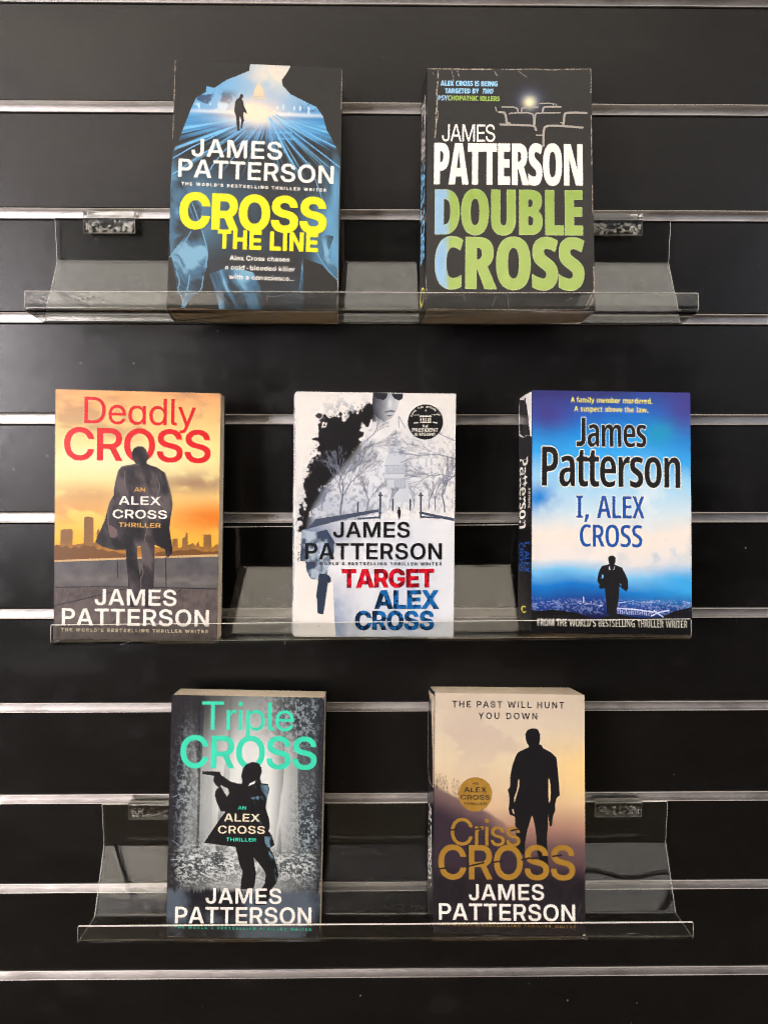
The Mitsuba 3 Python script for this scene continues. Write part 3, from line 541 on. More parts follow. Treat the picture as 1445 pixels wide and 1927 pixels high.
  'E': (620, '82,0 82,1000 564,1000 564,798 320,797 321,618 546,618 546,416 320,415 320,205 564,204 564,0'),
  'F': (610, '82,1000 562,1000 562,798 320,797 320,585 544,584 544,382 320,381 320,0 82,0'),
  'G': (830, '54,456 54,546 60,616 86,732 104,778 144,850 174,888 226,936 262,960 316,986 368,1002 452,1014 522,1014 612,1002 682,982 746,952 682,758 631,784 591,798 541,808 475,810 443,804 407,788 364,749 332,693 314,633 302,535 302,451 308,383 322,315 342,265 362,235 393,208 427,194 475,192 527,202 528,385 412,386 412,584 762,584 762,46 636,6 554,-8 484,-14 408,-14 360,-8 306,6 250,32 212,58 174,94 144,132 114,184 96,226 72,308 60,380'),
  'H': (852, '82,1000 320,1000 320,623 531,622 532,1000 770,1000 770,0 532,0 531,418 320,417 320,0 82,0'),
  'I': (496, '34,0 34,128 128,177 128,823 34,872 34,1000 460,1000 460,872 366,823 366,177 460,128 460,0'),
  'J': (404, '-86,-300 -86,-98 -29,-112 7,-112 31,-106 49,-96 64,-79 76,-51 82,-21 86,23 86,1000 322,1000 322,28 312,-74 298,-134 280,-180 252,-226 214,-264 168,-290 118,-306 60,-314 -24,-312'),
  'K': (772, '82,1000 320,1000 321,578 352,656 532,1000 788,1000 548,553 784,0 522,0 375,370 320,335 320,0 82,0'),
  'L': (598, '82,1000 320,1000 320,205 580,204 580,0 82,0'),
  'M': (1130, '82,1000 410,998 552,441 562,403 567,400 722,998 1048,1000 1048,0 818,0 818,470 827,672 820,665 648,0 470,2 299,672 294,671 294,657 304,512 304,0 82,0'),
  'N': (918, '82,1000 360,998 614,399 621,394 612,598 612,1000 836,1000 836,0 556,2 297,622 292,621 292,609 304,398 304,0 82,0'),
  'O': (868, '54,454 54,550 60,628 72,700 96,782 128,850 160,896 204,940 244,968 306,996 382,1012 466,1014 536,1004 596,984 662,944 702,906 744,846 782,756 808,628 814,550 814,454 804,346 780,242 740,150 702,96 666,60 626,32 580,10 526,-6 466,-14 404,-14 320,0 272,18 224,46 194,70 152,116 104,200 80,270 66,334|302,551 306,393 320,313 336,267 360,229 387,206 421,194 467,198 503,220 536,271 554,333 566,449 566,551 558,643 540,719 516,767 497,788 471,804 447,810 421,810 399,804 360,776 338,741 320,691 308,627'),
  'P': (728, '82,1000 410,1000 472,992 520,978 580,946 622,906 656,852 680,778 688,714 688,650 682,596 658,510 616,438 564,388 496,352 418,334 320,331 320,0 82,0|320,535 357,534 399,548 424,571 444,615 450,655 450,701 444,735 424,773 391,794 371,798 320,797'),
  'R': (764, '82,1000 388,1000 472,990 524,976 580,950 620,920 650,886 680,828 694,772 698,736 694,640 680,584 656,532 616,480 564,437 564,429 770,0 510,0 351,376 320,375 320,0 82,0|320,561 363,560 405,574 432,601 444,627 452,669 452,711 446,741 422,780 387,798 365,802 320,801'),
  'S': (638, '40,290 81,264 149,232 197,216 253,206 291,206 321,214 348,237 360,269 356,313 338,345 291,386 212,436 142,490 96,540 64,600 48,668 48,772 70,856 106,916 140,950 198,986 260,1006 318,1014 378,1014 448,1004 522,982 598,946 602,942 600,932 540,734 449,780 377,798 345,798 317,790 296,771 286,745 290,699 306,670 361,626 454,568 498,534 556,470 582,422 596,376 602,332 598,240 574,158 532,90 496,54 456,26 414,6 364,-8 318,-14 226,-12 164,-2 102,18 40,48'),
  'T': (644, '24,794 24,1000 620,1000 620,794 440,793 440,0 204,0 204,793'),
  'U': (824, '78,1000 316,1000 318,293 330,245 340,227 358,208 387,196 427,194 467,208 484,225 498,253 506,291 508,1000 746,1000 746,304 740,248 720,172 688,110 642,58 588,22 530,0 466,-12 376,-14 304,-4 248,14 198,42 148,88 120,130 102,170 88,220 78,298'),
  'V': (784, '252,0 2,1000 250,998 360,462 391,270 422,458 534,998 784,998 530,0'),
  'W': (1134, '192,0 0,1000 234,998 308,548 341,292 370,492 472,1000 664,1000 756,504 785,294 810,488 896,1000 1134,1000 946,0 672,0 590,442 567,618 534,378 462,0'),
  'X': (728, '-2,0 224,495 224,505 12,1000 258,1000 355,726 446,1000 698,1000 492,507 730,0 474,0 363,284 248,0'),
  'Y': (738, '250,377 2,1000 248,1000 371,640 494,1000 736,1000 488,385 488,0 250,0'),
 },
 'M': {
  ' ': (364, ''),
  "'": (316, '96,638 72,1000 244,1000 222,638'),
  ',': (388, '48,-180 98,45 116,162 290,162 300,144 284,86 248,-18 180,-180'),
  '.': (390, '86,72 88,124 98,154 116,176 156,196 212,200 250,190 288,160 300,132 304,72 294,34 272,6 232,-14 178,-18 132,-4 100,26'),
  'A': (696, '0,2 240,996 242,1000 450,1000 696,2 522,2 461,268 235,268 176,0|262,416 434,415 372,706 349,852 344,849 334,768'),
  'B': (712, '96,1000 378,1000 478,984 528,964 564,940 596,906 618,866 634,802 636,726 628,672 616,634 594,594 562,560 522,536 501,530 498,523 548,506 580,486 624,436 640,402 652,354 656,320 654,240 636,164 604,104 566,62 506,24 458,8 404,0 96,0|258,139 391,140 435,158 464,189 474,209 486,255 486,337 468,393 425,436 377,452 258,453|258,587 361,586 385,590 423,608 448,635 468,693 470,755 466,779 452,813 419,846 385,860 361,864 258,863'),
  'C': (656, '64,450 68,600 76,658 96,742 118,802 148,860 184,910 220,946 262,976 298,994 344,1008 386,1014 442,1014 508,1004 574,982 622,956 574,820 493,860 445,870 409,870 357,854 310,814 284,773 258,705 242,629 234,541 234,453 246,345 266,271 300,203 334,164 355,150 375,140 415,130 455,130 509,140 596,176 596,32 592,28 554,10 500,-6 440,-14 382,-14 302,2 254,24 222,46 180,86 154,120 110,206 78,320'),
  'D': (762, '96,998 360,998 420,990 474,974 534,942 590,892 632,832 658,776 686,674 698,560 694,408 670,278 642,202 616,154 590,118 556,82 526,58 452,20 398,6 350,0 96,0|258,145 337,144 363,148 395,158 435,182 464,213 490,259 506,305 520,371 528,461 528,555 520,641 506,705 478,771 458,800 417,834 361,854 258,855'),
  'E': (586, '96,1000 524,1000 524,858 258,857 258,590 508,590 508,448 258,447 258,145 524,144 524,0 96,0'),
  'F': (562, '96,1000 524,1000 524,858 258,857 258,553 506,552 506,410 258,409 258,0 96,0'),
  'G': (788, '64,456 64,546 72,632 88,710 106,766 138,834 156,862 188,902 232,942 268,966 314,988 370,1004 430,1012 496,1012 578,1000 646,978 704,948 654,814 597,844 557,858 491,870 445,870 385,856 351,838 314,806 274,741 248,659 236,575 234,455 240,383 254,307 274,249 308,193 345,158 391,136 423,130 507,134 556,147 556,407 424,408 424,550 716,550 716,38 596,2 472,-14 402,-14 346,-6 294,10 248,34 214,60 172,104 142,148 114,204 80,318'),
  'H': (788, '96,1000 258,1000 258,594 529,594 530,1000 694,1000 694,0 530,0 529,450 258,450 258,0 96,0'),
  'I': (436, '44,0 44,90 134,123 134,877 44,910 44,1000 392,1000 392,910 298,877 298,123 392,90 392,0'),
  'J': (348, '-76,-270 -76,-132 -17,-144 35,-140 51,-132 68,-115 78,-97 90,-51 94,-7 94,1000 256,1000 256,-14 240,-128 228,-164 192,-224 166,-248 126,-270 50,-286 -22,-284'),
  'K': (682, '96,1000 258,1000 259,532 300,618 506,1000 684,1000 440,555 690,0 508,0 323,426 258,361 258,0 96,0'),
  'L': (552, '96,1000 258,1000 258,145 530,144 530,0 96,0'),
  'M': (1054, '96,0 96,1000 324,1000 527,266 534,277 732,1000 960,1000 960,0 804,0 804,658 809,776 804,775 800,763 590,0 458,0 252,757 246,775 240,776 250,608 250,0'),
  'N': (844, '96,0 96,1000 290,1000 599,274 604,275 604,293 596,414 596,1000 750,1000 750,0 556,0 245,742 240,741 240,731 248,616 248,0'),
  'O': (808, '64,452 68,618 80,704 96,770 114,820 138,868 164,906 208,950 250,978 312,1002 376,1012 452,1010 502,1000 562,974 614,934 644,900 688,826 724,714 742,586 742,416 724,288 694,190 650,108 630,82 590,44 524,6 486,-6 432,-14 376,-14 308,-2 252,22 222,42 190,70 154,114 108,204 80,306|234,555 242,355 258,277 278,223 304,181 341,148 389,132 441,136 483,158 520,201 552,283 570,409 572,553 562,665 538,761 510,815 486,842 465,856 419,870 369,866 321,840 286,797 258,729 242,651'),
  'P': (662, '96,998 356,998 418,990 476,972 524,944 564,904 596,846 616,768 620,660 610,586 588,518 550,458 522,430 488,406 422,378 346,366 258,365 258,-2 96,-2|258,509 323,508 375,520 397,532 418,550 438,585 446,609 454,663 454,719 448,761 426,811 405,832 379,846 333,856 258,855'),
  'R': (692, '96,1000 342,1000 420,990 474,974 526,946 562,914 588,878 612,820 622,766 624,682 616,622 600,570 564,510 530,476 480,443 682,0 500,2 331,402 258,401 258,0 96,0|258,535 333,534 375,544 403,560 424,580 442,613 456,679 456,729 448,773 426,815 411,830 383,846 329,858 258,857'),
  'S': (600, '48,204 107,172 171,150 221,140 281,138 315,146 337,158 358,176 378,211 388,251 388,289 382,321 360,363 311,408 216,464 144,516 106,556 74,612 56,686 54,766 68,840 94,896 116,926 166,970 222,998 282,1012 358,1014 416,1006 484,986 548,958 502,812 405,854 353,864 305,862 273,850 244,825 228,797 220,765 224,701 230,681 248,651 297,610 398,550 446,516 498,464 528,416 542,380 552,334 554,258 538,174 510,114 486,80 452,46 418,22 370,0 298,-14 236,-14 178,-8 108,10 48,36'),
  'T': (576, '18,856 18,1000 558,1000 558,856 370,855 370,0 206,0 206,855'),
  'U': (766, '88,1000 250,1000 250,291 254,255 266,209 278,185 297,162 319,146 345,136 401,132 449,146 480,173 500,211 512,267 514,1000 680,1000 680,286 674,228 652,146 620,88 576,42 522,10 472,-6 414,-14 330,-12 266,2 224,20 188,44 154,78 120,134 98,204 88,284'),
  'W': (1056, '204,0 4,1000 166,998 268,456 305,204 342,430 456,996 458,1000 600,998 712,424 745,204 782,448 886,996 888,1000 1052,1000 854,0 662,2 560,524 527,752 502,558 392,0'),
  'X': (624, '6,0 222,511 26,1000 196,998 313,666 428,998 602,1000 406,509 620,0 442,2 315,358 178,2'),
  'a': (626, '44,192 46,268 60,326 86,374 116,406 172,440 222,456 272,464 386,469 386,541 380,579 366,613 347,634 309,648 265,646 211,630 146,596 100,714 136,734 194,756 296,774 352,774 392,768 424,758 462,736 494,704 520,658 532,622 542,566 544,0 428,0 401,102 370,58 344,30 292,-2 240,-14 198,-14 154,-4 120,16 78,66 54,128|202,243 212,157 222,139 243,120 267,112 291,112 313,118 333,130 362,165 382,219 388,263 388,361 291,354 265,346 237,328 220,307 206,271'),
  'b': (682, '82,1064 240,1064 240,746 235,660 242,661 274,712 322,752 374,770 426,772 472,762 518,736 560,690 594,622 616,540 626,462 628,334 618,234 594,140 566,80 526,30 476,-2 426,-14 386,-14 346,-6 312,10 288,28 241,88 232,87 210,0 82,0|240,317 246,257 256,211 270,175 294,142 331,122 377,120 395,126 424,150 446,193 462,265 468,335 466,461 458,521 444,571 424,607 393,632 371,638 345,638 315,630 282,604 268,581 250,527 242,471'),
  'c': (532, '54,330 56,448 76,564 106,642 124,672 160,714 220,754 272,770 304,774 360,774 414,766 454,754 500,732 456,604 399,630 359,638 329,638 289,624 264,602 242,563 228,521 214,417 214,335 220,271 234,211 254,169 289,134 331,120 379,122 411,130 488,168 488,36 484,32 430,4 350,-14 300,-14 258,-8 214,6 174,28 122,80 88,144 66,222'),
  'd': (680, '54,332 56,462 68,550 96,642 130,702 164,738 204,762 238,772 292,774 334,764 372,744 410,710 438,663 443,662 442,1064 598,1064 598,0 472,0 449,88 438,86 420,56 390,24 368,8 332,-8 298,-14 258,-14 224,-8 182,10 136,50 106,96 90,132 66,220|214,427 218,283 228,223 240,185 262,147 283,128 311,118 347,120 381,136 398,153 416,183 434,247 440,301 440,449 432,517 422,557 404,595 375,624 335,638 301,636 273,622 246,587 228,537 218,479'),
  'e': (620, '54,336 56,454 76,572 94,624 112,660 148,708 178,734 222,758 294,774 342,774 380,768 412,758 446,740 474,718 504,684 534,632 552,582 564,526 570,468 570,338 209,338 212,265 226,207 244,171 273,140 311,120 341,114 385,114 425,120 475,136 538,168 538,36 462,2 372,-14 280,-10 234,2 196,20 168,40 136,72 100,128 68,224|212,498 211,454 424,455 420,523 406,579 386,616 365,636 339,648 305,650 283,644 248,617 222,567'),
  'f': (394, '12,630 12,714 102,761 102,834 112,918 128,972 154,1018 188,1048 226,1064 256,1070 340,1068 424,1044 388,924 335,938 295,934 274,915 262,877 258,760 378,760 378,630 258,629 258,0 102,0 102,629'),
  'h': (678, '82,1064 238,1064 238,760 227,662 238,663 256,702 300,746 330,762 380,774 448,770 504,748 540,716 570,666 586,616 596,540 596,0 440,0 438,527 430,571 418,601 397,624 369,634 331,632 299,618 270,585 250,529 238,425 238,0 82,0'),
  'i': (326, '76,942 76,978 82,1006 96,1030 122,1048 146,1054 192,1052 222,1038 242,1010 250,978 246,920 230,890 204,872 180,866 148,866 112,878 88,902|84,760 240,760 240,0 84,0'),
  'l': (320, '82,1064 238,1064 238,0 82,0'),
  'm': (1012, '82,760 206,760 223,662 234,663 256,706 290,740 330,762 382,774 452,770 496,752 538,712 561,662 574,663 596,704 630,740 658,758 686,768 720,774 780,772 822,760 858,738 882,712 906,668 922,612 928,568 930,0 774,0 772,525 764,569 752,599 731,624 703,636 677,636 655,630 622,604 606,573 592,521 584,443 584,0 428,0 426,525 418,569 402,607 383,626 357,636 315,632 280,608 262,575 248,527 238,425 238,0 82,0'),
  'n': (678, '82,0 82,760 206,760 223,662 234,663 260,710 288,738 330,762 366,772 424,774 458,768 494,754 518,738 542,714 562,684 580,640 592,584 596,542 596,0 440,0 438,527 430,571 416,605 399,624 367,636 329,634 292,616 280,603 260,567 248,523 238,427 238,0'),
  'o': (660, '54,340 58,474 78,576 112,656 146,702 180,732 214,752 274,770 306,774 386,770 428,758 464,740 492,720 536,672 566,618 594,528 606,428 604,308 588,210 566,144 524,72 472,24 434,4 396,-8 354,-14 306,-14 244,-2 184,30 128,88 92,154 68,232|214,427 216,305 226,235 240,189 262,151 283,132 311,120 359,122 391,140 418,177 438,241 448,335 448,427 442,497 432,547 412,595 381,628 351,640 303,638 271,620 248,591 230,545 220,495'),
  'p': (680, '82,760 210,760 230,661 239,660 284,726 306,746 334,762 382,774 422,774 478,760 520,734 550,702 572,668 598,606 620,502 626,428 626,332 614,222 586,124 570,90 538,44 510,18 470,-4 428,-14 376,-12 336,0 300,22 268,54 242,97 236,99 238,-336 82,-336|240,313 254,219 270,177 297,142 333,124 369,122 399,132 422,153 444,195 460,263 466,333 464,459 454,531 438,583 414,620 389,636 337,640 317,634 288,613 264,575 250,529 242,479'),
  'r': (464, '84,760 206,760 224,639 227,634 235,634 276,710 308,744 334,762 374,774 424,772 452,764 434,598 411,606 359,608 319,594 278,553 252,493 240,419 240,0 84,0'),
  's': (506, '42,184 97,152 145,134 199,124 237,124 257,128 282,140 302,165 310,195 308,233 294,264 261,294 178,342 118,386 82,426 60,464 44,522 42,590 56,652 78,692 108,724 140,746 184,764 242,774 296,774 350,766 410,746 458,722 460,716 414,598 365,626 327,640 261,646 220,632 206,617 194,585 198,541 212,516 243,490 328,438 384,396 416,364 446,318 464,258 466,190 450,114 422,64 400,40 370,18 336,2 292,-10 202,-14 108,2 42,28'),
  't': (414, '18,630 18,714 104,759 142,924 248,924 249,760 382,760 382,630 248,629 248,199 254,167 264,145 285,128 327,124 392,142 392,16 318,-10 288,-14 224,-12 172,6 150,22 124,54 104,102 92,178 92,629'),
  'u': (678, '82,760 238,760 238,269 242,227 254,177 268,151 283,136 299,128 333,126 365,134 392,153 414,187 430,243 438,323 438,760 594,760 594,0 470,0 451,98 442,95 430,70 404,36 378,14 348,-2 298,-14 240,-12 194,2 160,24 128,60 108,98 96,134 82,228'),
  'v': (582, '204,4 4,760 168,758 264,318 282,220 286,173 291,170 310,292 414,756 416,760 578,760 376,0 206,0'),
  'w': (918, '170,0 10,760 168,758 236,398 254,280 262,187 267,184 292,362 368,756 370,760 548,760 620,386 651,184 678,386 752,760 906,760 742,0 560,2 488,394 459,598 434,428 350,0'),
  'y': (582, '218,9 6,760 170,760 266,358 290,221 292,213 297,212 314,316 416,760 578,760 356,-80 328,-168 294,-238 248,-294 212,-318 160,-334 96,-336 40,-326 40,-186 81,-196 109,-196 139,-186 156,-172 170,-149 186,-109'),
 },
 'N': {
  ' ': (364, ''),
  "'": (306, '100,638 74,1000 236,1000 212,638'),
  ',': (376, '50,-180 92,-3 120,164 280,164 290,146 272,80 228,-44 170,-180'),
  'A': (674, '0,0 240,998 242,1002 426,1002 674,0 516,0 453,282 225,282 160,0|306,694 247,416 426,417 362,702 335,854'),
  'C': (646, '66,452 70,602 80,672 98,746 114,792 144,854 178,904 218,946 262,978 302,998 342,1010 384,1016 438,1016 504,1006 564,986 612,960 566,836 519,862 475,878 403,884 373,878 347,866 306,832 274,783 248,717 230,633 222,543 222,453 232,355 258,257 290,195 328,152 349,138 369,128 409,118 489,124 533,138 586,162 586,30 582,26 518,0 474,-10 380,-14 338,-8 298,4 256,24 224,46 186,82 158,118 130,166 110,212 78,332'),
  'E': (578, '96,1000 516,1000 516,870 246,869 246,587 500,586 500,456 246,455 246,133 516,132 516,0 96,0'),
  'H': (772, '96,1000 246,1000 246,588 527,588 528,1000 676,1000 676,0 528,0 527,454 246,454 246,0 96,0'),
  'I': (420, '44,0 44,82 134,115 134,885 44,918 44,1000 376,1000 376,918 284,885 284,115 376,82 376,0'),
  'L': (540, '96,1000 246,1000 246,133 518,132 518,0 96,0'),
  'N': (828, '96,0 96,1000 276,998 595,250 598,297 590,428 590,1000 732,1000 732,0 552,2 233,764 228,763 228,745 236,654 236,0'),
  'O': (794, '66,452 70,620 92,752 112,814 132,858 166,910 200,946 242,976 302,1002 370,1014 426,1014 470,1008 526,990 568,966 614,924 652,872 672,834 706,734 726,612 730,454 716,318 686,204 642,114 620,84 584,48 544,20 510,4 478,-6 426,-14 372,-14 304,-2 260,16 218,44 164,100 132,152 108,208 80,316|222,555 226,387 238,305 264,221 292,173 333,136 383,120 435,124 465,136 487,152 508,175 534,221 556,291 572,409 574,555 564,669 540,767 514,819 469,864 437,878 415,882 363,878 333,866 311,850 274,803 246,733 230,651'),
  'R': (676, '96,1000 332,1000 432,984 482,964 520,940 554,906 574,876 594,828 608,746 608,684 596,608 582,568 548,512 516,480 462,445 664,0 498,0 327,408 246,407 246,0 96,0|246,529 327,528 369,538 401,556 420,574 442,613 456,681 456,733 448,779 422,827 403,844 377,858 321,870 246,869'),
  'S': (594, '48,186 107,156 175,134 237,124 291,126 327,140 362,171 382,207 392,249 392,287 386,321 362,369 309,416 218,468 150,516 116,548 80,602 58,674 54,770 66,836 98,904 138,950 180,980 238,1004 278,1012 352,1014 412,1006 480,986 538,960 494,824 445,850 401,866 349,876 299,874 265,862 236,839 216,807 206,767 206,727 212,693 220,671 236,647 287,604 396,540 442,506 492,454 524,398 542,328 544,254 530,176 498,106 478,78 444,44 406,18 376,4 336,-8 294,-14 232,-14 174,-8 116,6 48,34'),
  'T': (562, '16,868 16,1000 544,1000 544,868 354,867 354,-2 204,-2 204,867'),
  'X': (604, '8,0 222,515 30,1000 184,1000 305,656 424,998 582,1000 390,509 598,0 438,0 305,372 164,2'),
 },
}
# pose of each book: x, y, z of the foot of its front cover; lean, yaw, roll; width, height
POSES = {
 1: [-0.10945, -0.07604, -0.30371, 0.17873, 0.04196, -0.01981, 0.15297, 0.23181],
 2: [0.12163, -0.07818, -0.30343, 0.20858, -0.02806, -0.00869, 0.15184, 0.23269],
 3: [-0.2252, -0.07242, -0.60839, 0.0645, 0.02713, -0.02339, 0.15222, 0.23365],
 4: [-0.00083, -0.07211, -0.60559, 0.09395, 0.01277, -0.01119, 0.1502, 0.23085],
 5: [0.22412, -0.07254, -0.60332, 0.16566, -0.01448, -0.01535, 0.15253, 0.23301],
 6: [-0.12931, -0.07704, -0.90439, 0.12041, -0.00675, -0.01973, 0.15012, 0.23483],
 7: [0.13162, -0.07511, -0.90451, 0.1555, -0.03804, -0.00504, 0.14914, 0.23427],
}
